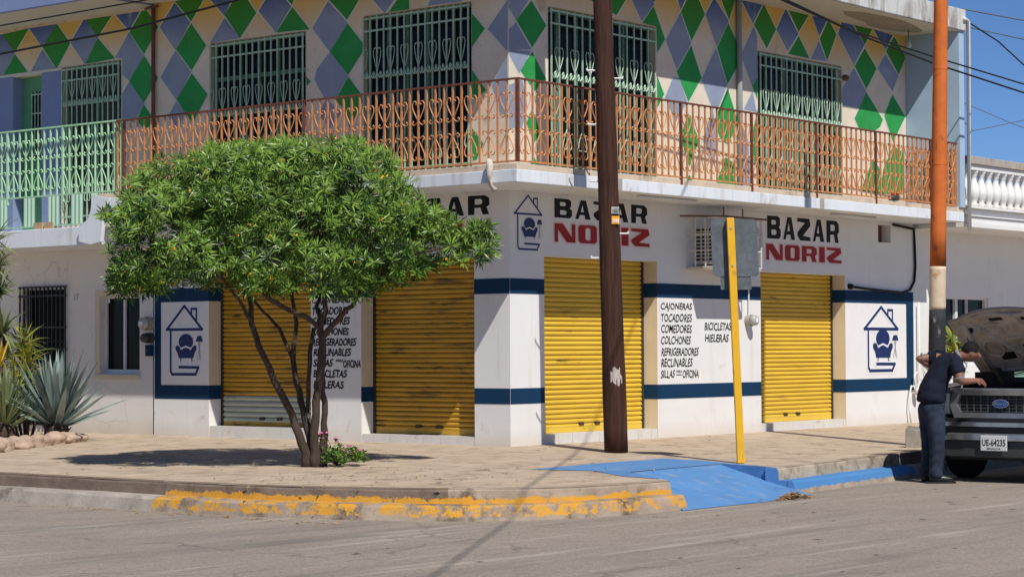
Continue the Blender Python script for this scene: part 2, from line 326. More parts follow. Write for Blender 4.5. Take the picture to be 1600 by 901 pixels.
g.poly([(0.05,0.05,0)]+[P3(CREASE)]+[P3(p) for p in reversed(EDGE_L)]+[(0.05,16,0)])
tri = [(0.05,0.05,0), (18,0.05,0)]+[P3(p) for p in reversed(EDGE_R)]+[P3(RAMP_TR), P3(RAMP_TL)]+[P3(p) for p in reversed(EDGE_C)]+[P3(CREASE)]
bm_ = bmesh.new(); vs_ = [bm_.verts.new(p) for p in tri]; f_ = bm_.faces.new(vs_); bmesh.ops.triangulate(bm_, faces=[f_])
g.add([tuple(v.co) for v in bm_.verts], [[v.index for v in f.verts] for f in (bm_.verts.index_update() or bm_.faces)]); bm_.free()
tag(g.build('pavement', pave_mat()), kind='structure')

def kerb_mat(name, paint, zlo, zhi, cover, base=(.30,.235,.18)):
    """bare concrete with a chipped coat of paint between two heights"""
    m = mat(name, base, .95, .22, 3.5, .5, 40, stain=(.13,.095,.07), stain_amt=.35, stain_scale=2.0)
    if paint:
        n = m.node_tree.nodes; l = m.node_tree.links; b = n['Principled BSDF']; cur = b.inputs['Base Color'].links[0].from_socket
        tc = n.new('ShaderNodeTexCoord'); sx = n.new('ShaderNodeSeparateXYZ'); l.new(tc.outputs['Object'], sx.inputs[0])
        nz = n.new('ShaderNodeTexNoise'); nz.inputs['Scale'].default_value = 5.5; nz.inputs['Detail'].default_value = 12; nz.inputs['Roughness'].default_value = .78; l.new(tc.outputs['Object'], nz.inputs['Vector'])
        a = n.new('ShaderNodeMapRange'); a.inputs[1].default_value = zhi+.035; a.inputs[2].default_value = zhi-.05; l.new(sx.outputs[2], a.inputs[0])
        c = n.new('ShaderNodeMapRange'); c.inputs[1].default_value = zlo-.02; c.inputs[2].default_value = zlo+.05; l.new(sx.outputs[2], c.inputs[0])
        mu = n.new('ShaderNodeMath'); mu.operation = 'MULTIPLY'; l.new(a.outputs[0], mu.inputs[0]); l.new(c.outputs[0], mu.inputs[1])
        ad = n.new('ShaderNodeMath'); ad.operation = 'MULTIPLY_ADD'; l.new(mu.outputs[0], ad.inputs[0]); ad.inputs[1].default_value = cover; l.new(nz.outputs[0], ad.inputs[2])
        th = n.new('ShaderNodeMapRange'); th.inputs[1].default_value = .80; th.inputs[2].default_value = .86; l.new(ad.outputs[0], th.inputs[0])
        mx = n.new('ShaderNodeMix'); mx.data_type = 'RGBA'; l.new(th.outputs[0], mx.inputs[0]); l.new(cur, mx.inputs[6]); mx.inputs[7].default_value = tuple(paint)+(1,)
        l.new(mx.outputs[2], b.inputs['Base Color'])
    return m
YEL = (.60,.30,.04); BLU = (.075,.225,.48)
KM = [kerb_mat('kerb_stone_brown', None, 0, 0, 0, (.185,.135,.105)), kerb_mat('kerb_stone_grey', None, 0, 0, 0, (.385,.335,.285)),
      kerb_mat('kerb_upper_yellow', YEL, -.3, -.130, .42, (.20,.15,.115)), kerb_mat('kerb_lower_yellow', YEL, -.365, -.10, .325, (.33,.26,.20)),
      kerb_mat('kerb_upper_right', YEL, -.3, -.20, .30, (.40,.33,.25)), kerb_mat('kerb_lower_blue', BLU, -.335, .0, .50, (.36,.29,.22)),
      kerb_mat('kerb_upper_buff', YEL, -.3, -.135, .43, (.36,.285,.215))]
def kerb(mb, pts, ups, lows, cap=None):
    P = []
    for i in range(len(pts)-1):
        a = Vector(pts[i]); b = Vector(pts[i+1]); k = max(1, int((b-a).length/.35))
        for j in range(k): P.append((a.lerp(b, j/k), i))
    P.append((Vector(pts[-1]), len(pts)-2))
    rows = []
    for i, (p, si) in enumerate(P):
        t = (P[min(i+1,len(P)-1)][0]-P[max(i-1,0)][0]).normalized(); nn = Vector((t.y, -t.x))
        if nn.dot(Vector((-.65,-.75))) < 0: nn = -nn
        j = lambda s: random.uniform(-s, s)
        z = SWZ(p.x, p.y)
        q = lambda o, zz: (p.x+nn.x*o, p.y+nn.y*o, zz)
        rows.append([q(-.14, z+.004), q(-.012+j(.004), z+.003+j(.004)), q(.012+j(.006), z-.022+j(.006)), q(.03+j(.006), -.208+j(.004)), q(.175+j(.008), -.216+j(.005)), q(.20+j(.008), -.240+j(.006)), q(.245+j(.008), ZR-.02)])
    for i in range(len(rows)-1):
        s = P[i][1]
        for k in range(6):
            mb.mi = ups[s] if k < 3 else lows[s]
            mb.add([rows[i][k], rows[i+1][k], rows[i+1][k+1], rows[i][k+1]], [(0,1,2,3)])
    for r, s in ((rows[0], 0), (rows[-1], P[-1][1])):
        mb.mi = cap if (cap is not None and r is rows[0]) else ups[s]; mb.add([r[0], r[1], r[2], r[3], (r[0][0], r[0][1], -.21)], [(0,1,2,3,4)])
        mb.mi = cap if (cap is not None and r is rows[0]) else lows[s]; mb.add([(r[0][0], r[0][1], -.21), r[3], r[4], r[5], r[6], (r[0][0], r[0][1], ZR-.02)], [(0,1,2,3,4,5)])
kb = MB()
kp = EDGE_L+[CREASE]+EDGE_C
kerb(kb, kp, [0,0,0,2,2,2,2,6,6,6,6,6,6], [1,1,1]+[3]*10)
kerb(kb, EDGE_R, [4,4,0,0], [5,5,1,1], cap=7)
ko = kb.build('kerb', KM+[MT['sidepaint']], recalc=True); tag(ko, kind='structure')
# blue access ramp with its painted apron
rp = MB()
A, B_, C_, D_ = P3(RAMP_TL), P3(RAMP_TR), (-1.20,-5.02,ZR+.004), (-3.58,-5.30,ZR+.004)
rp.poly([(-3.15,-3.982,-.067), B_, (-1.10,-5.16,ZR+.004), (-2.3,-5.32,ZR+.004), (-3.78,-5.31,ZR+.004)])
rp.poly([P3(RAMP_TR), P3((-1.12,-4.72)), (-1.12,-4.72,-.27)])
e = .005
ap = [(-3.30,-2.98),(-2.0,-2.88),(-.66,-2.84),(-.62,-3.3),(-.80,-3.86),(-1.0,-4.5),(-1.10,-4.66),(-1.02,-3.9),(-2.86,-3.98),(-3.50,-4.84),(-3.44,-4.3),(-3.0,-3.62)]
bm_ = bmesh.new(); vs_ = [bm_.verts.new((x, y, -0.08*(-y/4.9)+e)) for x, y in ap]; f_ = bm_.faces.new(vs_); bmesh.ops.triangulate(bm_, faces=[f_])
bm_.verts.index_update(); rp.add([tuple(v.co) for v in bm_.verts], [[v.index for v in f.verts] for f in bm_.faces]); bm_.free()
rp.poly([P3((-2.86,-3.98)), P3((-3.62,-5.03)), (-3.62,-5.03,ZR), (-3.0,-4.17,-.12)])
streaks(MT['sidepaint'], (.27,.30,.36), .54, .68, .7, (1,1,1), 5, 10); streaks(MT['sidepaint'], (.02,.10,.30), .58, .72, .5, (1.5,.5,1), 3, 9); cracks(MT['sidepaint'], (.05,.08,.14), 1.1, .012, .7, .4)
streaks(MT['white'], (.52,.46,.38), .57, .80, .40, (4,4,.35), 1.0); streaks(MT['white'], (.62,.57,.50), .60, .70, .5, (1,1,1), 2.0, 12); streaks(MT['slab'], (.40,.36,.30), .55, .72, .55, (7,7,.4)); streaks(MT['roofedge'], (.22,.19,.16), .52, .70, .7, (5,5,.35)); streaks(MT['band'], (.06,.10,.14), .60, .72, .4, (3,3,1.2), 1.5, 10)
streaks(MT['green_d'], (.09,.30,.13), .58, .72, .6, (3,3,1), 1.5, 9); streaks(MT['blue_d'], (.32,.34,.40), .56, .72, .6, (3,3,.8), 1.5, 9); streaks(MT['cream'], (.36,.30,.23), .58, .75, .5, (3,3,.4)); streaks(MT['plaster'], (.48,.41,.33), .57, .75, .5, (2.5,2.5,.5)); cracks(MT['plaster'], (.42,.37,.32), .9, .006, .5, .3)
streaks(MT['shutter'], (.22,.10,.02), .62, .72, .7, (.8,.8,6), 1.2, 10); streaks(MT['shutter_worn'], (.10,.05,.018), .56, .66, .8, (.7,.7,6), 1.2, 10)
streaks(MT['orange'], (.20,.07,.03), .60, .68, .8, (4,4,.6), 2.0, 9); streaks(MT['polecream'], (.45,.2,.06), .60, .68, .7, (4,4,.8), 2.0, 9)
streaks(MT['postyellow'], (.35,.16,.02), .60, .68, .6, (4,4,.9), 3.0, 9)
tag(rp.build('access_ramp_path', MT['sidepaint']), kind='structure')
# ------------------------------------------------------------------ corner shop
# wall frames: a point (u, z, d) on a facade; d is the distance out of the wall
RW = lambda u, z, d=0: (u, -d, z)          # right facade, u = x
LW = lambda u, z, d=0: (-d, u, z)          # left facade, u = y
class WB(MB):
    """mesh builder that works on one facade"""
    def __init__(s, W): super().__init__(); s.W = W
    def rect(s, u0, z0, u1, z1, d=0): return s.add([s.W(u0,z0,d), s.W(u1,z0,d), s.W(u1,z1,d), s.W(u0,z1,d)], [(0,1,2,3)])
    def wbox(s, u0, z0, d0, u1, z1, d1): return s.hexa([s.W(u0,z0,d0), s.W(u1,z0,d0), s.W(u1,z0,d1), s.W(u0,z0,d1)], [s.W(u0,z1,d0), s.W(u1,z1,d0), s.W(u1,z1,d1), s.W(u0,z1,d1)])
    def wpoly(s, pts, d=0): return s.add([s.W(u,z,d) for u, z in pts], [tuple(range(len(pts)))])
    def wtube(s, pts, r, n=5): return s.tube([s.W(*p) for p in pts], r, n)
    def wall(s, u0, z0, u1, z1, holes):
        us = sorted({u0, u1}|{h[i] for h in holes for i in (0, 2)}); zs = sorted({z0, z1}|{h[i] for h in holes for i in (1, 3)})
        for a, b in zip(us, us[1:]):
            for c, e in zip(zs, zs[1:]):
                m = ((a+b)/2, (c+e)/2)
                if a >= u0 and b <= u1 and not any(h[0] < m[0] < h[2] and h[1] < m[1] < h[3] for h in holes): s.rect(a, c, b, e)
        return s
    def reveal(s, h, dep, sides='lrtb'):
        u0, z0, u1, z1 = h; W = s.W
        if 'l' in sides: s.add([W(u0,z0,0), W(u0,z1,0), W(u0,z1,-dep), W(u0,z0,-dep)], [(0,1,2,3)])
        if 'r' in sides: s.add([W(u1,z0,0), W(u1,z1,0), W(u1,z1,-dep), W(u1,z0,-dep)], [(0,1,2,3)])
        if 't' in sides: s.add([W(u0,z1,0), W(u1,z1,0), W(u1,z1,-dep), W(u0,z1,-dep)], [(0,1,2,3)])
        if 'b' in sides: s.add([W(u0,z0,0), W(u1,z0,0), W(u1,z0,-dep), W(u0,z0,-dep)], [(0,1,2,3)])
        return s

SHOP = thing('corner_shop', 'two storey white corner shop with yellow roller shutters, diamond painted upper floor and rusty balcony', 'shop')
ZS, ZT, ZU = 3.295, 3.53, 6.43
REC = .27
SH_R = [(.71,.13,3.26,2.47), (5.93,.12,8.40,2.395)]
SH_L = [(.60,.11,2.62,2.45), (3.58,.16,5.65,2.45)]
WIN_R = [(.82,3.56,3.24,5.77), (5.90,3.56,8.32,5.715)]
WIN_L = [(.63,3.56,2.565,5.80), (3.67,3.56,5.61,5.71)]
XE, YE = 10.62, 6.84
def mirror_l(h): return h
# lower walls with their openings
b = WB(RW); b.wall(0, -.06, XE, ZS, [(h[0], -.06, h[2], h[3]) for h in SH_R]+[(9.46,2.96,9.88,3.25)])
for h in SH_R: b.reveal((h[0], -.06, h[2], h[3]), REC, 'lt')
b.reveal((9.46,2.96,9.88,3.25), .2)
o = b.build('lower_wall', MT['white'], SHOP)
b = WB(LW); b.wall(0, -.06, YE, ZS, [(h[0], -.06, h[2], h[3]) for h in SH_L])
for h in SH_L: b.reveal((h[0], -.06, h[2], h[3]), REC, 'lt')
b.build('lower_wall', MT['white'], SHOP)
# cream jambs (the sides of the openings one sees), the parts under the lower band stay white on the left facade
for h in SH_R:
    b = WB(RW); b.add([RW(h[2],-.06,0), RW(h[2],h[3],0), RW(h[2],h[3],-REC), RW(h[2],-.06,-REC)], [(0,1,2,3)]); b.build('jamb', MT['cream_jamb'], SHOP)
for h in SH_L:
    b = WB(LW)
    for z0, z1, k in ((-.06,.62,1), (.62,h[3],0)):
        b.mi = k; b.add([LW(h[2],z0,0), LW(h[2],z1,0), LW(h[2],z1,-REC), LW(h[2],z0,-REC)], [(0,1,2,3)])
    b.build('jamb', [MT['cream_jamb'], MT['white']], SHOP)
# blue painted bands, each piece running from one opening to the next and wrapping into the jamb
E1 = .004
def band(W, u0, u1, z0, z1, jamb=False, side=None):
    b = WB(W); b.rect(u0, z0, u1, z1, E1)
    if jamb: b.add([W(u0,z0,E1), W(u0,z1,E1), W(u0,z1,-REC+.03), W(u0,z0,-REC+.03)], [(0,1,2,3)])
    if side: b.rect(side[0], side[1], side[2], side[3], E1)
    b.build('painted_band', MT['band'], SHOP, recalc=False)
for z0, z1 in ((1.966,2.164), (.543,.745)):
    up = z0 > 1
    band(RW, 0, .71, z0, z1); band(RW, 3.26-E1, 5.93, z0, z1, True); band(RW, 8.40-E1, 10.60, z0, z1, True, (10.36,.745,10.60,1.966) if up else None)
    band(LW, 0, .60, z0, z1); band(LW, 2.62-E1, 3.58 if up else 2.622, z0, z1, True); band(LW, 5.65-E1, 6.82, z0, z1, True, (6.68,.745,6.82,1.966) if up else None)

# roller shutters: curved slats, guide tracks, bottom bar
def shutter(W, h, mats, name='roller_shutter', split=None):
    b = WB(W); pitch = .0655
    u0, z0, u1, z1 = h; z = z0+.05
    while z < z1-.02:
        b.mi = 1 if (split and z < split) else 0
        p_ = pitch if not b.mi else .078
        prof = [(0,.0), (.07,.018), (.22,.028), (.5,.033), (.78,.024), (.93,.010), (1,0)]
        for (a, d0), (c, d1) in zip(prof, prof[1:]):
            b.add([W(u0,z+a*p_,-REC+d0), W(u1,z+a*p_,-REC+d0), W(u1,z+c*p_,-REC+d1), W(u0,z+c*p_,-REC+d1)], [(0,1,2,3)])
        z += p_
    o = b.build(name, mats, SHOP, recalc=False)
    b = WB(W); b.wbox(u0+.02, z0+.003, -REC, u1-.02, z0+.075, -REC+.028); b.build('bottom_bar', mats[0], o)
    for q in (u0+.002, u1-.05):
        b = WB(W); b.wbox(q, z0+.002, -REC-.01, q+.048, z1-.002, -REC+.04); b.build('guide_track', MT['track'], o)
    um = (u0+u1)/2
    for s in (-1, 1):
        b = WB(W); b.wbox(um+s*.18-.05, z0+.09, -REC+.02, um+s*.18+.05, z0+.125, -REC+.045); b.build('lock_plate', MT['track'], o)
    return o
shutter(RW, SH_R[0], [MT['shutter']]); shutter(RW, SH_R[1], [MT['shutter']])
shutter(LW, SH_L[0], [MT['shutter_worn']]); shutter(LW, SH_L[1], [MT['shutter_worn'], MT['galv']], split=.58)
# tiled sills
for W, hs in ((RW, SH_R), (LW, SH_L)):
    for h in hs:
        b = WB(W); u = h[0]
        while u < h[2]-.02:
            v = min(u+.3, h[2]); b.wbox(u+.003, -.06, -REC-.02, v-.003, h[1], -.006); u = v
        b.build('tiled_sill', MT['tile'], SHOP)

# ---- lettering made of poly curves, filled and laid on the wall 
GL = {
'B': ([(0,0),(0,1),(.8,1),(.95,.9),(.95,.62),(.86,.52),(1,.42),(1,.12),(.86,0)], [(.32,.62),(.32,.82),(.58,.82),(.65,.77),(.65,.66),(.58,.62)], [(.32,.17),(.32,.4),(.60,.4),(.68,.35),(.68,.22),(.60,.17)]),
'A': ([(0,0),(.36,1),(.70,1),(1,0),(.66,0),(.60,.22),(.30,.22),(.22,0)], [(.36,.38),(.48,.76),(.56,.38)]),
'Z': ([(0,1),(.93,1),(1,.68),(.42,.22),(1,.17),(1,0),(.2,0),(0,.22),(0,.36),(.58,.80),(0,.84)],),
'R': ([(0,0),(0,1),(.78,1),(.98,.86),(1,.5),(.86,.38),(.98,0),(.68,0),(.58,.36),(.30,.36),(.30,0)], [(.32,.53),(.32,.82),(.58,.82),(.66,.75),(.66,.6),(.58,.53)]),
'N': ([(0,0),(0,1),(.40,1),(.82,.30),(.82,1),(1,1),(1,0),(.58,0),(.17,.66),(.17,0)],),
'O': ([(0,.12),(0,.88),(.12,1),(.88,1),(1,.88),(1,.12),(.88,0),(.12,0)], [(.38,.22),(.38,.78),(.44,.84),(.60,.84),(.66,.78),(.66,.22),(.60,.16),(.44,.16)]),
'I': ([(0,0),(0,1),(1,1),(1,0)],),
}
def curve_mesh(cd):
    o = bpy.data.objects.new('tmp', cd); COL.objects.link(o)
    dg = bpy.context.evaluated_depsgraph_get(); me = o.evaluated_get(dg).to_mesh()
    vs = [tuple(v.co) for v in me.vertices]; fs = [tuple(p.vertices) for p in me.polygons]
    o.evaluated_get(dg).to_mesh_clear(); bpy.data.objects.remove(o); return vs, fs
def glyphs(word, widths, gap, x0, z0, h, scale, offset):
    cd = bpy.data.curves.new('tmp', 'CURVE'); cd.dimensions = '2D'; cd.fill_mode = 'BOTH'; cd.offset = offset
    x = x0
    for ch, wd in zip(word, widths):
        for k, loop in enumerate(GL[ch]):
            sp = cd.splines.new('POLY'); pts = loop
            sp.points.add(len(pts)-1); sp.use_cyclic_u = True
            for q, (px, pz) in zip(sp.points, pts): q.co = (x+px*wd*scale, z0+pz*h, 0, 1)
        x += (wd+gap)*scale
    vs, fs = curve_mesh(cd); bpy.data.curves.remove(cd); return vs, fs
def place(mb, vs, fs, W, flip, d, off=0):
    mb.add([W(flip-x if flip is not None else x, z, d) for x, z, _ in vs], fs)
def bazar(W, u0, zb, hb, wb, zn, hn, wn, left=False, shift=0):
    """the two painted words; wb, wn are the total widths"""
    mb = MB(); fl = u0 if left else None; x0 = 0 if left else u0
    W1 = [.95,.85,.95,.85,.95]; W2 = [1.15,1.05,1.1,.42,1.1]; g1, g2 = .17, .16
    s1 = wb/(sum(W1)+4*g1); s2 = wn/(sum(W2)+4*g2)
    for mi, (wd, ws, g_, s_, z_, h_, off, d) in enumerate([('BAZAR',W1,g1,s1,zb,hb,.022,.003), ('NORIZ',W2,g2,s2,zn,hn,.022,.0034), ('BAZAR',W1,g1,s1,zb,hb,0,.006), ('NORIZ',W2,g2,s2,zn,hn,0,.0063)]):
        mb.mi = mi; vs, fs = glyphs(wd, ws, g_, x0-(shift if z_ == zn else 0), z_, h_, s_, off); place(mb, vs, fs, W, fl, d)
    return mb.build('painted_shop_name', [MT['halo'], MT['halo_pink'], MT['letter'], MT['red']], SHOP, recalc=False)
bazar(RW, .93, 2.985, .255, 2.10, 2.665, .245, 2.15)
bazar(RW, 6.12, 2.90, .345, 2.10, 2.58, .24, 2.20, shift=.03)
bazar(LW, 2.36, 3.00, .25, 2.03, 2.69, .23, 2.06, left=True)

FONT = None
def text_mesh(body, size, shear=.22, offset=0, sx=1):
    cd = bpy.data.curves.new('tmp', 'FONT'); cd.body = body; cd.size = size; cd.shear = shear; cd.offset = offset; cd.fill_mode = 'BOTH'; cd.resolution_u = 3
    vs, fs = curve_mesh(cd); bpy.data.curves.remove(cd)
    return [(x*sx, y, z) for x, y, z in vs], fs
def lines(W, rows, left=False, ref=0, name='painted_word_list', weight=.012):
    mb = MB()
    for txt, u, z, wd, hh in rows:
        vs, fs = text_mesh(txt, 1.0, .18, weight); k_ = random.uniform(0, 6)
        vs = [(x+.022*math.sin(6.1*y+2.3*x+k_), y+.030*math.sin(3.7*x+k_)+.015*math.sin(9.0*x+1.7*k_), z) for x, y, z in vs]
        xs = [v[0] for v in vs]; zs = [v[1] for v in vs]; a, c = min(xs), max(xs); zc, zm = min(zs), max(zs)
        mb.add([W((u-(x-a)/(c-a)*wd) if left else (u+(x-a)/(c-a)*wd), z+(y-zc)/(zm-zc)*hh, .005) for x, y, _ in vs], fs)
    return mb.build(name, MT['letter'], SHOP, recalc=False)
lines(RW, [('CAJONERAS',3.34,1.775,.78,.125), ('TOCADORES',3.35,1.62,.76,.125), ('COMEDORES',3.35,1.465,.76,.125), ('COLCHONES',3.345,1.305,.74,.125),
           ('REFRIGERADORES',3.35,1.14,.93,.125), ('RECLINABLES',3.34,.985,.78,.13), ('SILLAS',3.33,.83,.35,.12), ('PARA',3.71,.905,.14,.04), ('OFICINA',3.87,.825,.40,.125)])
lines(RW, [('BICICLETAS',4.43,1.505,.70,.12), ('HIELERAS',4.44,1.335,.62,.125)])
b = WB(RW); b.wpoly([(3.71,.885),(3.85,.88),(3.85,.87),(3.71,.875)], .005); b.build('painted_dash', MT['letter'], SHOP, recalc=False)
LX = 3.53
zl = [1.875,1.735,1.595,1.45,1.305,1.165,1.02,.87,.72]
wl = [('CAJONERAS',.74), ('TOCADORES',.70), ('COMEDORES',.72), ('COLCHONES',.70), ('REFRIGERADORES',.84), ('RECLINABLES',.72), ('SILLAS',.38), ('BICICLETAS',.64), ('HIELERAS',.58)]
rows = [(t, LX+(.02 if i < 5 else 0), zl[i]-.005, wd, .115) for i, (t, wd) in enumerate(wl)]+[('PARA',3.10,1.08,.14,.045), ('OFICINA',2.96,1.0,.33,.115)]
lines(LW, rows, left=True, weight=.028)

# ---- painted house-and-armchair logos
def ribbon(mb, pts, wd, fn, closed=False):
    P = [Vector(p) for p in pts]; n = len(P)
    for i in range(n if closed else n-1):
        a, c = P[i], P[(i+1) % n]; t = (c-a).normalized(); nn = Vector((-t.y, t.x))*wd/2; a = a-t*wd/2*.9; c = c+t*wd/2*.9
        mb.add([fn(q, i) for q in (a-nn, c-nn, c+nn, a+nn)], [(0,1,2,3)])
def logo(W, u0, z0, wd, ht, lw, left=False, ck=1.0):
    mb = MB()
    def fn_d(d): return lambda q, i=0: W((u0-q[0]) if left else (u0+q[0]), z0+q[1], d+i*.00012)
    X = lambda pts: [(x*wd, y*ht) for x, y in pts]
    C_ = lambda pts: X([(x, .235-(.03 if ck > 1 else 0)+(y-.235)*ck) for x, y in pts])
    house = X([(.5,1),(0,.655),(1,.655)]); wall_ = X([(.11,.655),(.11,.05),(.15,.0),(.82,.0),(.90,.10),(.36,.105)]); chim = X([(.70,.86),(.70,.955),(.84,.955),(.84,.78)])
    for k, (wdt, d) in enumerate(((lw*2.1,.003), (lw,.005))):
        mb.mi = 0 if k == 0 else 1
        ribbon(mb, house, wdt, fn_d(d), True); ribbon(mb, chim, wdt*.85, fn_d(d+.0005)); ribbon(mb, wall_, wdt, fn_d(d+.0009))
    back = C_([(.545+.205*math.cos(a), .475+.115*math.sin(a)) for a in [2*math.pi*i/24 for i in range(24)]])
    seat = C_([(.25,.405),(.31,.425),(.37,.40),(.40,.355),(.545,.385),(.69,.355),(.73,.40),(.79,.425),(.84,.405),(.84,.36),(.79,.31),(.76,.235),(.34,.235),(.31,.31),(.25,.36)])
    cut = C_([(.36,.42),(.41,.375),(.545,.405),(.68,.375),(.73,.42),(.69,.365),(.545,.345),(.40,.365)])
    fn = fn_d(.0054)
    mb.mi = 1
    vs = [fn(q) for q in back]; mb.add(vs, [tuple(range(24))])
    bm = bmesh.new(); f = bm.faces.new([bm.verts.new((q[0], q[1], 0)) for q in seat]); bmesh.ops.triangulate(bm, faces=[f]); bm.verts.index_update()
    sv = [v.co.copy() for v in bm.verts]; sf = [[v.index for v in f.verts] for f in bm.faces]; bm.free()
    mb.add([fn_d(.0066)(q) for q in sv], sf)
    mb.mi = 0; ribbon(mb, C_([(.30,.435),(.40,.375),(.545,.405),(.69,.375),(.79,.435)]), lw*.55, fn_d(.0060))
    mb.mi = 1
    ribbon(mb, C_([(.41,.24),(.39,.195)]), lw*.45, fn_d(.0055)); ribbon(mb, C_([(.70,.24),(.72,.195)]), lw*.45, fn_d(.0055))
    mb.add([fn(q) for q in X([(.87,.56),(.98,.56),(1.02,.475),(.82,.475)])], [(0,1,2,3)])
    mb.mi = 2
    for p in ([(.89,.475),(.97,.20)], [(.95,.475),(.86,.20)], [(.92,.475),(.92,.22)]): ribbon(mb, X(p), lw*.22, fn_d(.0056))
    return mb.build('painted_logo', [MT['halo'], MT['logo'], MT['greypipe']], SHOP, recalc=False)
logo(RW, .10, 2.545, .56, .70, .026)
logo(RW, 8.99, .875, 1.08, 1.03, .050, ck=1.25)
logo(LW, 6.55, .905, .76, 1.0, .042, left=True)

# ---- balcony slab, lip, soffit
WR, WL, WLIP = .97, 1.04, .95
YB = 6.93
def lslab(z0, z1, wr, wl, mats, name, y1=YB, x1=10.58):
    b = MB()
    out = [(-wl,-wr), (x1,-wr), (x1,0), (0,0), (0,y1), (-wl,y1)]
    b.prism([(x,y,z0) for x, y in out], (0,0,z1-z0))
    return b.build(name, mats, SHOP, bevel=.008)
lslab(ZS, 3.452, WR, WL, MT['slab'], 'balcony_slab')
lslab(3.453, ZT, WLIP, WLIP+.06, MT['lip'], 'balcony_slab_lip')
for u0, u1 in ((.97,1.13), (6.05,6.17)):
    b = WB(RW); b.wbox(u0, ZS+.004, WR-.02, u1, 3.451, WR+.004); b.build('slab_drain', MT['concrete'], SHOP)
# ---- upper walls, diamonds
b = WB(RW); b.wall(0, ZT-.02, XE-.2, ZU+.02, WIN_R)
for h in WIN_R: b.reveal(h, .14)
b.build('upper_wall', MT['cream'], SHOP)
b = WB(LW); b.wall(0, ZT-.02, YE, ZU+.02, WIN_L)
for h in WIN_L: b.reveal(h, .14)
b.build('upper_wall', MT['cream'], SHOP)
def clip_half(poly, ax, val, keep_less):
    o = []
    for i in range(len(poly)):
        a, c = poly[i], poly[(i+1) % len(poly)]
        ia = (a[ax] <= val) == keep_less; ic = (c[ax] <= val) == keep_less
        if ia: o.append(a)
        if ia != ic:
            t = (val-a[ax])/(c[ax]-a[ax]); q = [a[0]+t*(c[0]-a[0]), a[1]+t*(c[1]-a[1])]; q[ax] = val; o.append(tuple(q))
    return o
def minus_rect(polys, h):
    out = []
    for p in polys:
        for ax, v, less in ((0,h[0],True), (0,h[2],False)):
            q = clip_half(p, ax, v, less)
            if len(q) > 2: out.append(q)
        m = clip_half(clip_half(p, 0, h[0], False), 0, h[2], True)
        if len(m) > 2:
            for v, less in ((h[1],True), (h[3],False)):
                q = clip_half(m, 1, v, less)
                if len(q) > 2: out.append(q)
    return out
def diamonds(W, data, holes, u0, u1, parent, name='painted_diamonds'):
    mb = MB(); n = 0
    for c, p in data:
        p = [tuple(q) for q in p]
        cx = sum(q[0] for q in p)/len(p); cz = sum(q[1] for q in p)/len(p)
        for k in (0, 1):
            if k == 0:
                pp = []
                for x, z in p:
                    dx, dz = x-cx, z-cz; L = math.hypot(dx, dz) or 1; pp.append((x+dx/L*.028, z+dz/L*.028))
                d = .0012+n*.00002; mb.mi = 0
            else: pp = p; d = .0040+n*.00001; mb.mi = 1 if c == 'g' else 2
            pp = clip_half(clip_half(clip_half(clip_half(pp, 0, u0, False), 0, u1, True), 1, ZU-.01, True), 1, ZT+.01, False)
            if len(pp) < 3: continue
            polys = [pp]
            for h in holes: polys = minus_rect(polys, (h[0]-.01, h[1], h[2]+.01, h[3]+.01))
            for q in polys: mb.add([W(x, z, d) for x, z in q], [tuple(range(len(q)))])
        n += 1
    return mb.build(name, [MT['line_d'], MT['green_d'], MT['blue_d']], parent, recalc=False)
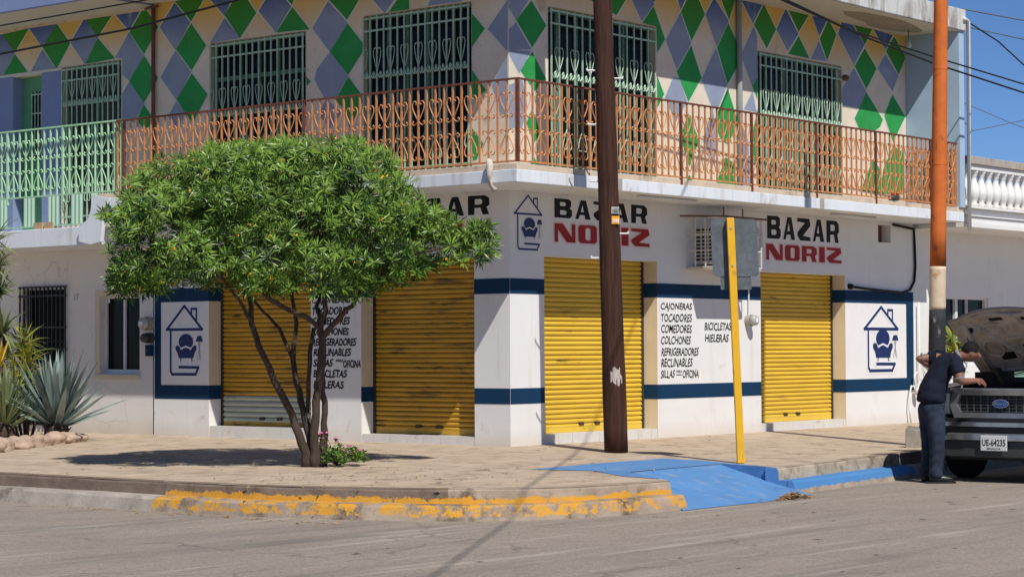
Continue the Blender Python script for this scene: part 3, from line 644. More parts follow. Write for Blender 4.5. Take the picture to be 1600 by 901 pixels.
DIA_LEFT = [('b',[(10.81,6.31),(10.81,5.75),(10.46,5.61),(10.14,5.99),(10.46,6.31)]),('g',[(10.46,6.31),(9.78,6.34),(10.14,5.99)]),('g',[(10.14,5.97),(10.46,5.61),(9.77,5.61)]),('b',[(9.78,6.34),(9.1,6.35),(9.45,6.0)]),('b',[(9.45,5.98),(9.77,5.61),(9.1,5.63)]),('g',[(9.1,6.35),(9.45,6.01),(9.1,5.64),(8.77,6.01)]),('b',[(8.43,6.37),(8.77,6.02),(8.43,5.65),(8.12,6.04)]),('g',[(8.43,6.37),(7.75,6.38),(8.12,6.04)]),('g',[(8.12,6.03),(8.43,5.65),(7.72,5.68)]),('b',[(7.75,6.38),(7.09,6.4),(7.4,6.07)]),('b',[(7.4,6.05),(7.72,5.69),(7.55,5.67),(7.55,5.42),(7.39,5.31),(7.07,5.67)]),('b',[(7.39,5.31),(7.55,5.13),(7.55,4.72),(7.28,4.68),(7.05,4.93)]),('g',[(7.06,6.4),(7.39,6.05),(7.06,5.68),(6.74,6.06)]),('g',[(7.06,5.67),(7.39,5.31),(7.06,4.95),(6.75,5.3)]),('g',[(7.06,4.93),(7.23,4.7),(7.07,4.58),(6.75,4.6)]),('b',[(6.38,6.39),(6.71,6.05),(6.36,5.68),(6.04,6.06)]),('b',[(6.36,5.68),(6.69,5.31),(6.34,4.94),(6.02,5.33)]),('b',[(6.34,4.93),(6.53,4.71),(6.32,4.53),(6.13,4.73)]),('g',[(6.38,6.41),(5.7,6.43),(6.02,6.07)]),('g',[(6.02,6.05),(6.35,5.69),(6.01,5.35),(5.7,5.69)]),('g',[(6.01,5.31),(6.34,4.95),(5.99,4.57),(5.67,4.97)]),('b',[(5.7,6.43),(5.07,6.45),(5.31,6.08)]),('b',[(5.31,6.06),(5.62,5.72),(4.99,5.73)]),('g',[(4.99,6.45),(5.31,6.09),(4.99,5.73),(4.65,6.06)]),('b',[(4.29,6.41),(4.61,6.08),(4.26,5.74),(3.95,6.08)]),('g',[(4.09,6.24),(3.84,6.25),(3.94,6.1)]),('g',[(3.93,6.07),(4.25,5.74),(3.59,5.72)]),('g',[(3.66,5.07),(3.57,4.99),(3.65,4.93)]),('b',[(3.23,6.08),(3.54,5.73),(3.2,5.37),(2.86,5.74)]),('b',[(3.2,5.37),(3.45,5.15),(3.5,5.01),(3.31,4.74),(3.07,4.74),(2.85,5.02)]),('b',[(3.26,4.72),(3.45,4.53),(3.2,4.32),(2.99,4.5)]),('g',[(3.2,6.08),(3.31,6.22),(2.5,6.19),(2.87,5.78)]),('g',[(2.86,5.73),(3.2,5.37),(2.85,5.02),(2.58,5.31),(2.58,5.44)]),('g',[(2.85,5.0),(3.09,4.7),(2.88,4.49),(2.83,4.29),(2.58,4.63),(2.61,4.74)]),('b',[(2.42,6.04),(2.29,6.11),(1.92,6.04),(2.17,5.8)]),('g',[(1.92,5.98),(2.11,5.79),(1.72,5.77),(1.72,5.97)]),('b',[(1.33,5.92),(1.39,5.82),(0.79,5.82),(0.76,5.95),(1.21,6.0)]),('g',[(0.64,5.66),(0.64,5.18),(0.4,5.42)]),('g',[(0.65,4.93),(0.65,4.52),(0.55,4.53),(0.38,4.61)]),('b',[(0.01,5.76),(0.35,5.41),(0.02,5.09)]),('b',[(0.02,5.05),(0.28,4.67),(0.14,4.29),(0.02,4.28)]),('g',[(0.66,4.18),(0.61,3.71),(0.55,3.72),(0.43,3.92)])]
DIA_RIGHT = [('b',[(-0.01,5.86),(-0.01,5.67),(0.15,5.51),(0.42,5.82),(0.36,5.93)]),('b',[(-0.02,5.36),(-0.02,5.1),(0.46,5.16),(0.15,5.48)]),('g',[(0.47,5.8),(0.15,5.51),(0.48,5.19),(0.78,5.51)]),('g',[(0.48,5.13),(0.22,4.87),(0.44,4.69),(0.53,4.62),(0.77,4.8)]),('b',[(0.01,5.04),(0.21,4.82),(0.45,5.13),(0.01,5.11)]),('b',[(0.0,4.65),(-0.0,4.1),(0.26,4.12),(0.38,4.39),(0.27,4.75)]),('g',[(0.48,4.4),(0.35,4.19),(0.51,3.94),(0.64,4.08)]),('g',[(0.5,3.76),(0.4,3.61),(0.63,3.63)]),('b',[(2.68,6.1),(2.93,5.81),(3.24,6.09),(3.1,6.25)]),('g',[(1.68,5.98),(1.87,5.93),(2.34,5.83),(2.58,6.09)]),('g',[(3.12,6.16),(3.31,6.24),(3.24,6.12)]),('g',[(3.22,6.06),(2.94,5.79),(3.28,5.77),(3.3,5.41),(3.49,5.62)]),('g',[(3.29,5.09),(3.29,4.63),(3.46,4.84)]),('b',[(3.88,6.05),(3.51,5.61),(3.78,5.22),(4.14,5.63)]),('b',[(3.68,5.09),(3.48,4.8),(3.74,4.47),(4.03,4.78),(3.84,5.11)]),('b',[(3.8,6.24),(3.88,6.08),(4.06,6.33),(3.9,6.42)]),('g',[(4.21,6.46),(3.89,6.06),(4.15,5.67),(4.5,6.09)]),('g',[(4.14,5.6),(3.78,5.19),(4.06,4.78),(4.4,5.16)]),('g',[(4.05,4.62),(3.85,4.26),(4.07,3.85),(4.33,4.25)]),('g',[(4.07,3.74),(3.98,3.61),(4.18,3.6)]),('b',[(4.74,6.37),(4.51,6.09),(4.8,5.65),(5.12,6.07)]),('b',[(4.78,5.63),(4.4,5.14),(4.68,4.73),(4.85,4.79),(5.07,5.12)]),('b',[(4.68,4.76),(4.42,4.26),(4.67,3.86),(4.82,4.25)]),('g',[(4.91,6.38),(5.3,6.41),(5.13,6.08)]),('g',[(5.11,6.04),(4.81,5.64),(5.08,5.13),(5.33,5.41),(5.34,5.77)]),('g',[(5.08,5.07),(4.71,4.54),(4.9,4.29),(5.08,4.24),(5.35,4.59)]),('g',[(5.01,4.05),(4.74,3.62),(5.31,3.6),(5.23,3.98)]),('b',[(5.8,6.07),(5.44,5.6),(5.75,5.15),(5.89,5.32),(5.89,5.92)]),('b',[(5.44,6.44),(6.06,6.45),(5.78,6.1)]),('b',[(5.75,5.09),(5.51,4.8),(5.86,4.78)]),('b',[(5.47,4.55),(5.35,4.12),(5.38,3.61),(5.69,3.62),(5.62,4.35)]),('g',[(5.89,5.31),(5.75,5.15),(5.88,4.98)]),('g',[(5.89,4.84),(5.66,4.26),(5.88,3.85)]),('g',[(6.08,6.44),(5.8,6.09),(6.15,5.77),(6.42,6.09)]),('b',[(5.51,6.44),(6.08,6.47),(5.79,6.13)]),('b',[(6.7,6.44),(6.43,6.09),(6.74,5.79),(7.06,6.09)]),('g',[(6.73,6.46),(7.39,6.44),(7.07,6.12)]),('g',[(7.07,6.06),(6.76,5.75),(7.38,5.74)]),('b',[(7.44,6.45),(7.94,6.44),(7.68,6.12)]),('b',[(7.67,6.05),(7.42,5.74),(7.89,5.75)]),('g',[(7.96,6.42),(7.69,6.08),(7.91,5.76),(8.2,6.21)]),('b',[(8.36,6.43),(8.68,6.44),(9.08,6.14),(8.73,5.78),(8.25,6.22)]),('b',[(8.73,5.73),(8.35,5.35),(8.35,5.1),(8.89,5.09),(9.12,5.38)]),('g',[(8.72,6.44),(9.34,6.43),(9.09,6.14)]),('g',[(9.08,6.08),(8.76,5.76),(9.12,5.42),(9.46,5.79)]),('g',[(9.12,5.37),(8.74,4.92),(8.86,4.78),(9.28,4.73),(9.55,4.84),(9.65,4.97)]),('b',[(9.37,6.42),(10.0,6.39),(9.75,6.12)]),('b',[(9.74,6.05),(9.49,5.8),(9.97,5.46),(10.18,5.74)]),('g',[(10.04,6.38),(9.77,6.1),(10.19,5.76),(10.43,6.08)]),('g',[(9.97,5.41),(9.69,5.04),(9.87,4.78),(9.98,4.62),(10.12,4.78),(10.4,5.08)]),('g',[(9.33,4.31),(8.95,3.83),(8.95,3.76),(9.54,3.75),(9.55,4.14)]),('g',[(9.98,4.57),(9.64,4.15),(9.55,3.75),(10.31,3.78),(10.32,4.47)])]

diamonds(RW, DIA_RIGHT, WIN_R, 0, 10.40, SHOP)
diamonds(LW, [q for q in DIA_LEFT if min(p[0] for p in q[1]) < 6.84], WIN_L, 0, 6.84, SHOP)

# ---- barred windows
def strand(p, H, r, mirx=1, mirz=False, c=.462, W=RW, d=0, n=4, mb=None, u=0, z=0, seq=None):
    seq = seq or [(.30,.80),(.22,.82),(.32,.845),(.52,.845),(.70,.81),(.68,.76),(.45,.69),(.2,.63),(0,.585),(-.25,.55),(-.5,.535),(-.68,.55),(-.74,.575),(-.62,.588),(-.55,.57)]
    mb.tube([W(u+mirx*x*p, z+((2*c-y) if mirz else y)*H, d) for x, y in seq], r, n, cap=False)
HEART = [(.12,.62),(.06,.66),(.18,.70),(.42,.70),(.55,.64),(.50,.55),(.30,.42),(.08,.32),(0,.28)]
CURL = [(0,.26),(.12,.20),(.35,.16),(.55,.19),(.60,.24),(.48,.27),(.42,.245)]
def barred_window(W, h, parent, nbars, mull, transom=None, rows=(.68,.42,.12), glass='glass'):
    u0, z0, u1, z1 = h
    b = WB(W); f = .055
    for a in ((u0,z0,u0+f,z1), (u1-f,z0,u1,z1), (u0+f,z1-f,u1-f,z1), (u0+f,z0,u1-f,z0+f)): b.wbox(a[0], a[1], -.135, a[2], a[3], -.075)
    for t in mull: b.wbox(u0+t*(u1-u0)-.022, z0+f, -.13, u0+t*(u1-u0)+.022, z1-f, -.08)
    if transom: b.wbox(u0+f, transom-.03, -.129, u1-f, transom+.03, -.07)
    w_ = b.build('window', MT['frame'], parent)
    b = WB(W); b.wbox(u0+.01, z0+.01, -.12, u1-.01, z1-.01, -.112); b.build('pane', MT[glass], w_)
    b = WB(W); dd = .03; p = (u1-u0-.06)/nbars
    for zz in (z1-.05, z1-.22, z0+.12): b.wbox(u0+.01, zz-.012, dd-.006, u1-.01, zz+.012, dd+.006)
    for i in range(nbars+1):
        x = u0+.03+i*p; b.wbox(x-.0098, z0+.02, dd-.008, x+.0098, z1-.02, dd+.0095)
    H = .75
    for i in range(0, nbars+1):
        x = u0+.03+i*p
        for m in (-1, 1):
            if not (u0 < x+m*p*.6 < u1): continue
            if i % 2 == 1:
                b.tube([W(x+m*q*p, z0+(z1-z0)*rows[1]+y*H, dd) for q, y in HEART], .0075, 4, False)
            b.tube([W(x+m*q*p*1.0, z0+(z1-z0)*rows[1]+y*H, dd) for q, y in CURL], .013, 4, False)
            if i % 2 == 0:
                b.tube([W(x+m*q*p, z0+(z1-z0)*rows[2]+(1.0-y)*H*.9, dd) for q, y in HEART], .0075, 4, False)
    b.build('grille', MT['grille'], w_)
    # head and frame line on the wall
    return w_
barred_window(RW, WIN_R[0], SHOP, 14, (.12,.30,.52,.74), rows=(.68,.52,.06))
barred_window(RW, WIN_R[1], SHOP, 16, (.15,.36,.5,.72), rows=(.68,.49,.06))
barred_window(LW, WIN_L[0], SHOP, 15, (.2,.43,.62,.8), rows=(.68,.56,.06))
barred_window(LW, WIN_L[1], SHOP, 15, (.32,.52,.72), transom=5.18, rows=(.68,.44,.06))

# ---- roof slab with soffit patch, wing wall
b = MB(); x1 = 10.62; wr = 1.02
b.prism([(-wr,-wr,ZU), (x1,-wr,ZU), (x1,.3,ZU), (.3,.3,ZU), (.3,YE,ZU), (-wr,YE,ZU)], (0,0,.35))
b.build('roof_slab', MT['roofedge'], SHOP, bevel=.012)
b = MB(); b.prism([(-wr+.02,-wr+.02,ZU-.012), (x1-.02,-wr+.02,ZU-.012), (x1-.02,0,ZU-.012), (0,0,ZU-.012), (0,YE,ZU-.012), (-wr+.02,YE,ZU-.012)], (0,0,.01))
b.build('roof_soffit', MT['soffit'], SHOP)
b = MB(); b.prism([(0,0,ZU+.3), (x1,0,ZU+.3), (x1,7,ZU+.3), (0,7,ZU+.3)], (0,0,.02)); b.build('roof_deck', MT['roofedge'], SHOP)
pts = [(7.35,-.62),(7.7,-.80),(8.3,-.86),(8.9,-.84),(9.5,-.70),(10.0,-.55),(10.15,-.40),(9.9,-.22),(9.4,-.13),(8.9,-.16),(8.6,-.30),(8.2,-.36),(7.7,-.45)]
b = MB(); b.prism([(x,y,ZU-.017) for x, y in pts], (0,0,.004)); b.build('bare_plaster_patch', MT['spall'], SHOP)
b = MB(); b.box(10.43,-.98,ZT,10.60,.02,ZU-.013); b.build('wing_wall', MT['wing'], SHOP)
# back and party walls so the house is closed
b = MB(); b.box(.2,6.7,0,10.6,6.83,6.7); b.box(10.45,.1,0,10.6,6.7,6.7); b.build('back_wall', MT['plaster'], SHOP)

# ---- balcony railings
def railing(name, mats, pt, n, p, H, parent, corner_post=(), post_every=12, dark=None):
    """pt(i) is the foot of bar i, pt is linear; bars are copies that share one mesh"""
    o0, o1 = Vector(pt(0)), Vector(pt(n)); t = (o1-o0).normalized(); nn = Vector((-t.y, t.x, 0))
    b = MB()
    def bar(mb, a, c, wd, z0, z1):
        mb.hexa([Vector((q.x, q.y, z0)) for q in (a-nn*wd, c-nn*wd, c+nn*wd, a+nn*wd)], [Vector((q.x, q.y, z1)) for q in (a-nn*wd, c-nn*wd, c+nn*wd, a+nn*wd)])
    z0 = o0.z
    root = MB(); bar(root, o0, o1, .011, z0, z0+.022); R_ = root.build(name, mats[0], parent)
    hr = MB(); bar(hr, o0-t*.01, o1+t*.01, .019, z0+H-.022, z0+H); hr.build('handrail', mats[1], R_)
    first = None; fs = None
    seq = [(.30,.80),(.22,.82),(.32,.845),(.52,.845),(.70,.81),(.68,.76),(.45,.69),(.2,.63),(0,.585),(-.25,.55),(-.5,.535),(-.68,.55),(-.74,.575),(-.62,.588),(-.55,.57)]
    for i in range(n+1):
        q = o0+t*(i*p)
        if i % post_every == 0 and i > 0 or i in corner_post:
            mb = MB(); s = .017; zz = z0-(.09 if i else 0); mb.hexa([q-nn*s-t*s+Vector((0,0,zz-z0)), q-nn*s+t*s+Vector((0,0,zz-z0)), q+nn*s+t*s+Vector((0,0,zz-z0)), q+nn*s-t*s+Vector((0,0,zz-z0))], [q-nn*s-t*s+Vector((0,0,H-.023)), q-nn*s+t*s+Vector((0,0,H-.023)), q+nn*s+t*s+Vector((0,0,H-.023)), q+nn*s-t*s+Vector((0,0,H-.023))])
            mb.build('post', mats[1], R_)
        else:
            if first is None:
                mb = MB(); s = .0108; a = o0
                mb.hexa([a-nn*s-t*s+Vector((0,0,.0225)), a-nn*s+t*s+Vector((0,0,.0225)), a+nn*s+t*s+Vector((0,0,.0225)), a+nn*s-t*s+Vector((0,0,.0225))], [a-nn*s-t*s+Vector((0,0,H-.0225)), a-nn*s+t*s+Vector((0,0,H-.0225)), a+nn*s+t*s+Vector((0,0,H-.0225)), a+nn*s-t*s+Vector((0,0,H-.0225))])
                first = mb.build('baluster', mats[0], R_); first.location = t*(i*p)
            else: dup(first, R_, t*(i*p))
        if i % 2 == 1 and i < n:
            if fs is None:
                mb = MB()
                for mx in (-1, 1):
                    for mz in (False, True):
                        mb.tube([o0+t*(mx*x*p)+Vector((0,0,.03+((.924-y) if mz else y)*(H-.05))) for x, y in seq], .0088, 4, False)
                fs = mb.build('scroll', mats[0], R_); fs.location = t*(i*p)
            else: dup(fs, R_, t*(i*p))
    return R_
ZB, HR = 3.545, 1.035
rx = .95
railing('balcony_railing', [MT['rust'], MT['rust_dark']], lambda i: (-rx-.04+i*.1455, -rx, ZB), 78, .1455, HR, SHOP, corner_post=(0,))
railing('balcony_railing', [MT['rust'], MT['rust_dark']], lambda i: (-rx-.042, -rx+.03+i*.1455, ZB), 51, .1455, HR, SHOP, post_every=25)
railing('balcony_railing', [MT['rust'], MT['rust']], lambda i: (10.36, -rx+.04+i*.118, ZB), 7, .118, .93, SHOP, post_every=9)

# ---- pipes and small fittings of the shop
b = MB(); b.tube([(5.33,-.05,3.55),(5.33,-.05,6.42)], .042, 10); b.build('drainpipe', MT['greypipe'], SHOP, smooth=True)
b = MB(); b.tube([(-.05,6.80,3.9),(-.05,6.80,6.36)], .030, 8); b.tube([(-.05,6.98,6.35),(-.05,6.7,6.37)], .02, 6); b.build('drainpipe', MT['rustpipe'], SHOP, smooth=True)
b = MB(); b.tube([(10.70,-1.0,3.15),(10.67,-1.03,6.60),(10.50,-1.04,6.62)], .035, 8); b.build('drainpipe', MT['pvc'], SHOP, smooth=True)
b = WB(RW)
b.wbox(9.46,2.96,-.19,9.88,3.25,-.17); b.build('vent_opening', MT['rustpipe'], SHOP)
for a, c in (((1.78,-.75,3.27), (3.16,-.75,3.27)), ((6.95,-.62,3.27), (8.3,-.62,3.27))):
    b = MB(); b.tube([a, c], .022, 8); b.build('tube_light', MT['alum'], SHOP, smooth=True)
b = MB(); b.lathe((8.36,-.06,5.53), [(.03,-.05),(.05,-.02),(.05,.04),(.03,.07)], 10, 'x'); b.build('wall_sensor', MT['rustpipe'], SHOP, smooth=True)
b = MB(); b.tube([(9.72,-.45,6.42),(9.72,-.45,6.22)], .006, 5); b.build('lamp_cord', MT['cable'], SHOP)
b = MB(); b.lathe((9.72,-.45,6.10), [(.01,0),(.045,.02),(.055,.06),(.03,.11),(.028,.14)], 12); b.build('light_bulb', MT['meter'], SHOP, smooth=True)
# ------------------------------------------------------------------ left neighbour house
HOUSE = thing('neighbour_house', 'white plaster house left of the shop with pale green balcony and dark barred window', 'house')
Y0, Y1 = 6.86, 16.0
hw = [(7.16,.91,8.06,2.08), (8.87,.10,9.93,2.21)]
b = WB(LW); b.wall(Y0, -.06, Y1, 2.8, hw)
for h in hw: b.reveal(h, .16)
b.build('lower_wall', MT['plaster'], HOUSE)
# sliding window
b = WB(LW); u0,z0,u1,z1 = hw[0]; f = .035
for a in ((u0,z0,u0+f,z1), (u1-f,z0,u1,z1), (u0+f,z1-f,u1-f,z1), (u0+f,z0,u1-f,z0+.06)): b.wbox(a[0], a[1], -.15, a[2], a[3], -.10)
b.wbox(7.60, z0+.06, -.15, 7.635, z1-f, -.095)
w_ = b.build('window', MT['alum'], HOUSE)
b = WB(LW); b.wbox(u0+.01, z0+.01, -.14, u1-.01, z1-.01, -.13); b.build('pane', MT['glass'], w_)
b = WB(LW); b.wbox(7.95, 1.98, -.098, 8.0, 2.04, -.094); b.build('paper_sticker', MT['halo'], w_)
b = WB(LW)  # raised plaster surround
u0,z0,u1,z1 = hw[0]
b.wbox(u1, z0-.02, 0, u1+.11, z1+.02, .012); b.wbox(u0-.02, z1+.002, 0, u1+.11, z1+.09, .0125); b.wbox(u0-.02, z0-.09, 0, u1+.11, z0-.021, .03)
b.build('window_surround', MT['cream_jamb'], HOUSE)
# barred window
u0,z0,u1,z1 = hw[1]
b = WB(LW); b.wbox(u0, z0, -.155, u1, z1, -.14); bw = b.build('window', MT['glass'], HOUSE)
b = WB(LW)
for k in range(12):
    x = u0-.02+(u1-u0+.04)*k/11; b.wbox(x-.011, z0, .03, x+.011, z1+.05, .052)
for zz in (z0+.1, z0+.7, 1.28, 1.62, z1-.10, z1+.04): b.wbox(u0-.05, zz-.014, .029, u1+.05, zz+.014, .053)
for k in range(11):
    x = u0+(u1-u0)*(k+.5)/11
    b.wtube([(x+.04*math.cos(a), 1.36+.05*math.sin(a), .041) for a in [i*math.pi/4 for i in range(9)]], .008, 4)
b.build('grille', MT['black'], bw)
vs, fs = text_mesh('17', 1.0, .1, .01)
b = MB(); xs = [v[0] for v in vs]; 
b.add([LW(8.70-x*.13, 2.03+y*.15, .004) for x, y, _ in vs], fs); b.build('house_number', MT['concrete'], HOUSE, recalc=False)
# lower balcony slab
b = MB(); b.prism([(-1.02,YB+.002,2.80), (0,YB+.002,2.80), (0,Y1,2.80), (-1.02,Y1,2.80)], (0,0,.27)); b.build('balcony_slab', MT['slab'], HOUSE, bevel=.008)
b = MB(); prof = [(-1.025,y,z) for y, z in [(6.70,3.29),(6.62,3.46),(6.88,3.50),(6.96,3.46),(6.98,3.30),(7.05,3.16),(7.25,3.07),(7.25,2.85),(6.99,2.80),(6.76,2.83)]]
b.prism(prof, (-.06,0,0)); b.build('curved_bracket', MT['slab'], HOUSE)
# upper wall: diamonds above, slate blue below, door recess and barred window
UW = [(7.58,3.2,8.97,5.65), (9.46,3.1,10.18,5.60)]
b = WB(LW); b.wall(Y0, 3.07, Y1, 6.40, UW)
for h in UW: b.reveal(h, .14 if h[0] < 9 else .23)
b.build('upper_wall', MT['cream'], HOUSE)
b = WB(LW); b.wall(8.98, 3.08, Y1-.1, 5.61, [(9.46,3.08,10.18,5.61)])
n_ = len(b.v); b.v = [(x-.004, y, z) for x, y, z in b.v]
b.add([(-.003,10.176,3.1),(-.003,10.176,5.6),(.22,10.176,5.6),(.22,10.176,3.1)], [(0,1,2,3)])
b.build('painted_blue_wall', MT['bluewall'], HOUSE, recalc=False)
b = WB(LW); b.wbox(8.97, 5.612, 0, 10.9, 5.645, .012); b.build('painted_line', MT['line_d'], HOUSE)
diamonds(LW, [q for q in DIA_LEFT if max(p[0] for p in q[1]) > 6.86], UW+[(8.97,3,11,5.645)], 6.86, 11.5, HOUSE)
barred_window(LW, UW[0], HOUSE, 11, (.45,), transom=5.1, rows=(.68,.7,.06), glass='curtain')
b = WB(LW); b.wbox(9.46, 3.1, -.225, 10.18, 5.598, -.18); dr = b.build('door', MT['greendoor'], HOUSE)
b = WB(LW); b.wbox(9.58, 4.3, -.181, 9.92, 5.35, -.175); b.build('pane', MT['glass'], dr)
b = WB(LW)
for k in range(5): b.wbox(9.59+k*.08, 4.3, -.17, 9.605+k*.08, 5.35, -.155)
for zz in (4.35, 5.0, 5.3): b.wbox(9.57, zz, -.171, 9.93, zz+.02, -.154)
b.build('grille', MT['grille'], dr)
b = MB(); b.box(-1.02,6.86,6.40,.3,16,6.78); b.build('roof_slab', MT['bluewall'], HOUSE, bevel=.01)
b = MB(); b.box(-1.0,6.865,6.383,-.005,15.9,6.397); b.build('roof_soffit', MT['soffit'], HOUSE)
b = MB(); b.box(-.006,6.86,6.34,.05,15.9,6.383); b.build('cornice_strip', MT['lip'], HOUSE)
b = MB(); b.box(.3,6.87,0,.9,16,6.3); b.build('back_wall', MT['plaster'], HOUSE)
b = MB()
for k in range(7): b.prism([(-1.06,10.0+k*.23,6.62),(-1.35,10.0+k*.23,6.56),(-1.35,10.11+k*.23,6.60),(-1.35,10.21+k*.23,6.56),(-1.06,10.21+k*.23,6.62),(-1.06,10.11+k*.23,6.66)], (0,0,.05))
b.build('roof_tile', MT['tileroof'], HOUSE)
b = MB(); b.box(-1.32,10.0,6.70,-1.03,12,6.95); b.build('parapet', MT['white'], HOUSE)
# green rail and metal panels
railing('balcony_railing', [MT['railgreen'], MT['railgreen']], lambda i: (-.96, 6.45+i*.1455, 3.555), 36, .1455, 1.035, HOUSE, post_every=9, corner_post=(0,))
for k, (pa, pc) in enumerate([(9.06,9.32), (8.40,8.67), (7.83,8.10), (7.29,7.56), (9.66,9.95), (6.98,7.10)]):
    b = MB(); n = 12; pts = [(-.97-.016*(1 if (i//2) % 2 else 0), pa+(pc-pa)*i/n) for i in range(n+1)]
    for (x, y), (x2, y2) in zip(pts, pts[1:]): b.add([(x,y,3.12),(x2,y2,3.12),(x2,y2,3.55),(x,y,3.55)], [(0,1,2,3)])
    b.build('metal_panel', MT['panelgreen'], HOUSE)
b = MB(); b.box(-.985,6.97,3.105,-.955,12,3.125); b.build('bottom_rail', MT['panelgreen'], HOUSE)
for y in (8.20, 7.95):
    b = MB(); b.box(-1.0,y,3.072,-.90,y+.20,3.17); tag(b.build('loose_block', MT['brick']), 'sandy block lying on the low balcony ledge, '+('nearer the street corner' if y < 8 else 'the one farther from the tree'), 'brick', 'blocks on the left balcony ledge')

# ------------------------------------------------------------------ right neighbour with balustrade
NB = thing('white_building', 'white one storey building right of the shop with a balustrade along its roof', 'building')
nw = [(11.66,.95,13.32,2.115)]
b = WB(RW); b.wall(XE+.003, -.06, 22, 3.22, nw); b.reveal(nw[0], .12); b.build('wall', MT['white'], NB)
u0,z0,u1,z1 = nw[0]; b = WB(RW); f = .04
for a in ((u0,z0,u0+f,z1), (u1-f,z0,u1,z1), (u0+f,z1-f,u1-f,z1), (u0+f,z0,u1-f,z0+f)): b.wbox(a[0], a[1], -.115, a[2], a[3], -.05)
b.wbox(12.18, z0+f, -.115, 12.26, z1-f, -.05); b.wbox(12.62,z0+f,-.11,12.64,z1-f,-.055)
w_ = b.build('window', MT['alum'], NB)
b = WB(RW); b.wbox(u0+.01, z0+.01, -.11, u1-.01, z1-.01, -.10); b.build('pane', MT['glass'], w_)
b = WB(RW)
for (za, zb, dd) in ((3.22,3.30,.97), (3.305,3.40,.93), (3.405,3.425,.96), (3.43,3.53,.90), (3.535,3.57,.99)): b.wbox(XE+.10, za, -.1, 22, zb, dd)
b.build('cornice', MT['white'], NB, bevel=.008)
b = WB(RW); b.wbox(XE+.1, 4.27, .72, 22, 4.40, .98); b.build('coping', MT['concrete'], NB, bevel=.01)
b = WB(RW); b.wbox(XE+.1, 4.18, .76, 22, 4.265, .94); b.build('top_rail', MT['white'], NB)
b = MB(); b.lathe((0,0,0), [(.085,0),(.085,.05),(.05,.08),(.075,.13),(.105,.20),(.11,.27),(.085,.36),(.055,.44),(.045,.50),(.07,.53),(.07,.56),(.085,.575),(.085,.608)], 12)
first = b.build('baluster', MT['white'], NB, smooth=True); first.location = (10.88,-.85,3.571)
for k in range(1, 30): dup(first, NB, (10.88+k*.262,-.85,3.571))
b = MB(); b.box(10.7,1.2,3.2,22,1.4,4.0); b.build('rear_parapet', MT['concrete'], NB)
b = MB(); b.box(10.63,.15,0,22,.3,3.3); b.build('back_wall', MT['plaster'], NB)
t = thing('brick_chimney', 'small red brick stack on the roof behind the white balustrade', 'chimney', (14.45,1.6,3.9))
b = MB(); b.box(-.25,-.25,-.7,.25,.25,.62); b.build('stack', MT['tileroof'], t); b = MB(); b.box(-.32,-.32,.622,.32,.32,.70); b.build('cap', MT['tileroof'], t)

# ------------------------------------------------------------------ poles
POLE = thing('utility_pole', 'dark brown wooden utility pole standing on the pavement before the first shutter', 'utility pole', (-.02,-1.70,-.03))
b = MB(); pts = []; rs = []
for i in range(30):
    z = i*.30; pts.append((-.0195*z, .016*z, z)); rs.append(.150-.0068*z+random.uniform(-.004,.004))
b.tube(pts, rs, 18); b.build('shaft', MT['pole_wood'], POLE, smooth=True)
rvec = Vector((.633,-.774,0))
for z, s in ((4.72,-1), (4.62,1), (4.05,-1), (3.35,-1), (2.40,-1), (2.70,1)):
    c = Vector((-.0195*z, .016*z, z)); rr = .15-.0068*z
    b = MB(); b.tube([c+rvec*s*(rr-.03), c+rvec*s*(rr+.10)], .012, 6); b.tube([c+rvec*s*(rr+.10), c+rvec*s*(rr+.10)+Vector((0,0,.03))], .012, 6); b.build('step_peg', MT['pvc'], POLE)
for z, m_, hh, wd in ((2.98,'meter',.085,.05), (2.86,'flower_tag',.10,.05)):
    c = Vector((-.0195*z, .016*z, z)); nrm = Vector((-.62,-.78,0)); c2 = c+nrm*.137+rvec*.045
    b = MB(); b.hexa([c2+rvec*sx*wd+nrm*sy+Vector((0,0,-hh/2)) for sx, sy in ((-1,0),(1,-.02),(1,-.016),(-1,.004))], [c2+rvec*sx*wd+nrm*sy+Vector((0,0,hh/2)) for sx, sy in ((-1,0),(1,-.02),(1,-.016),(-1,.004))])
    tg = b.build('number_tag', MT['meter'] if m_ == 'meter' else MT['tagorange'] if 'tagorange' in MT else MT['flower'], POLE)
    vs, fs = text_mesh('1557' if m_ == 'meter' else '3082', 1, 0, .02)
    b = MB(); b.add([c2+nrm*.0085+rvec*(-wd*.85+x*.042)+Vector((0,0,-hh*.3+y*.06)) for x, y, _ in vs], fs); b.build('tag_number', MT['letter'] if m_ == 'meter' else MT['halo'], tg, recalc=False)
b = MB()
for zz, a0 in ((.93,0), (.98,.5), (.90,1.0)):
    c = Vector((-.0195*zz,.016*zz,zz)); pp = []
    for i in range(5):
        a = math.atan2(-.78,-.62)-.55+a0*.4+i*.16; rr = .146
        pp.append((c.x+rr*math.cos(a), c.y+rr*math.sin(a)))
    up = [.05+random.uniform(-.03,.05) for _ in pp]; dn = [.05+random.uniform(-.03,.05) for _ in pp]
    for (q, u_, d_), (q2, u2, d2) in zip(zip(pp, up, dn), zip(pp[1:], up[1:], dn[1:])): b.add([(q[0],q[1],zz-d_),(q2[0],q2[1],zz-d2),(q2[0],q2[1],zz+u2),(q[0],q[1],zz+u_)], [(0,1,2,3)])
b.build('paper_scrap', MT['sticker'], POLE)
OP = thing('painted_pole', 'round pole painted orange above, cream in the middle and black below, beside the parked car', 'utility pole', (4.05,-3.91,-.06))
lean = lambda z: (.0135*z, -.0165*z, z)
rad = lambda z: .118-.0045*z
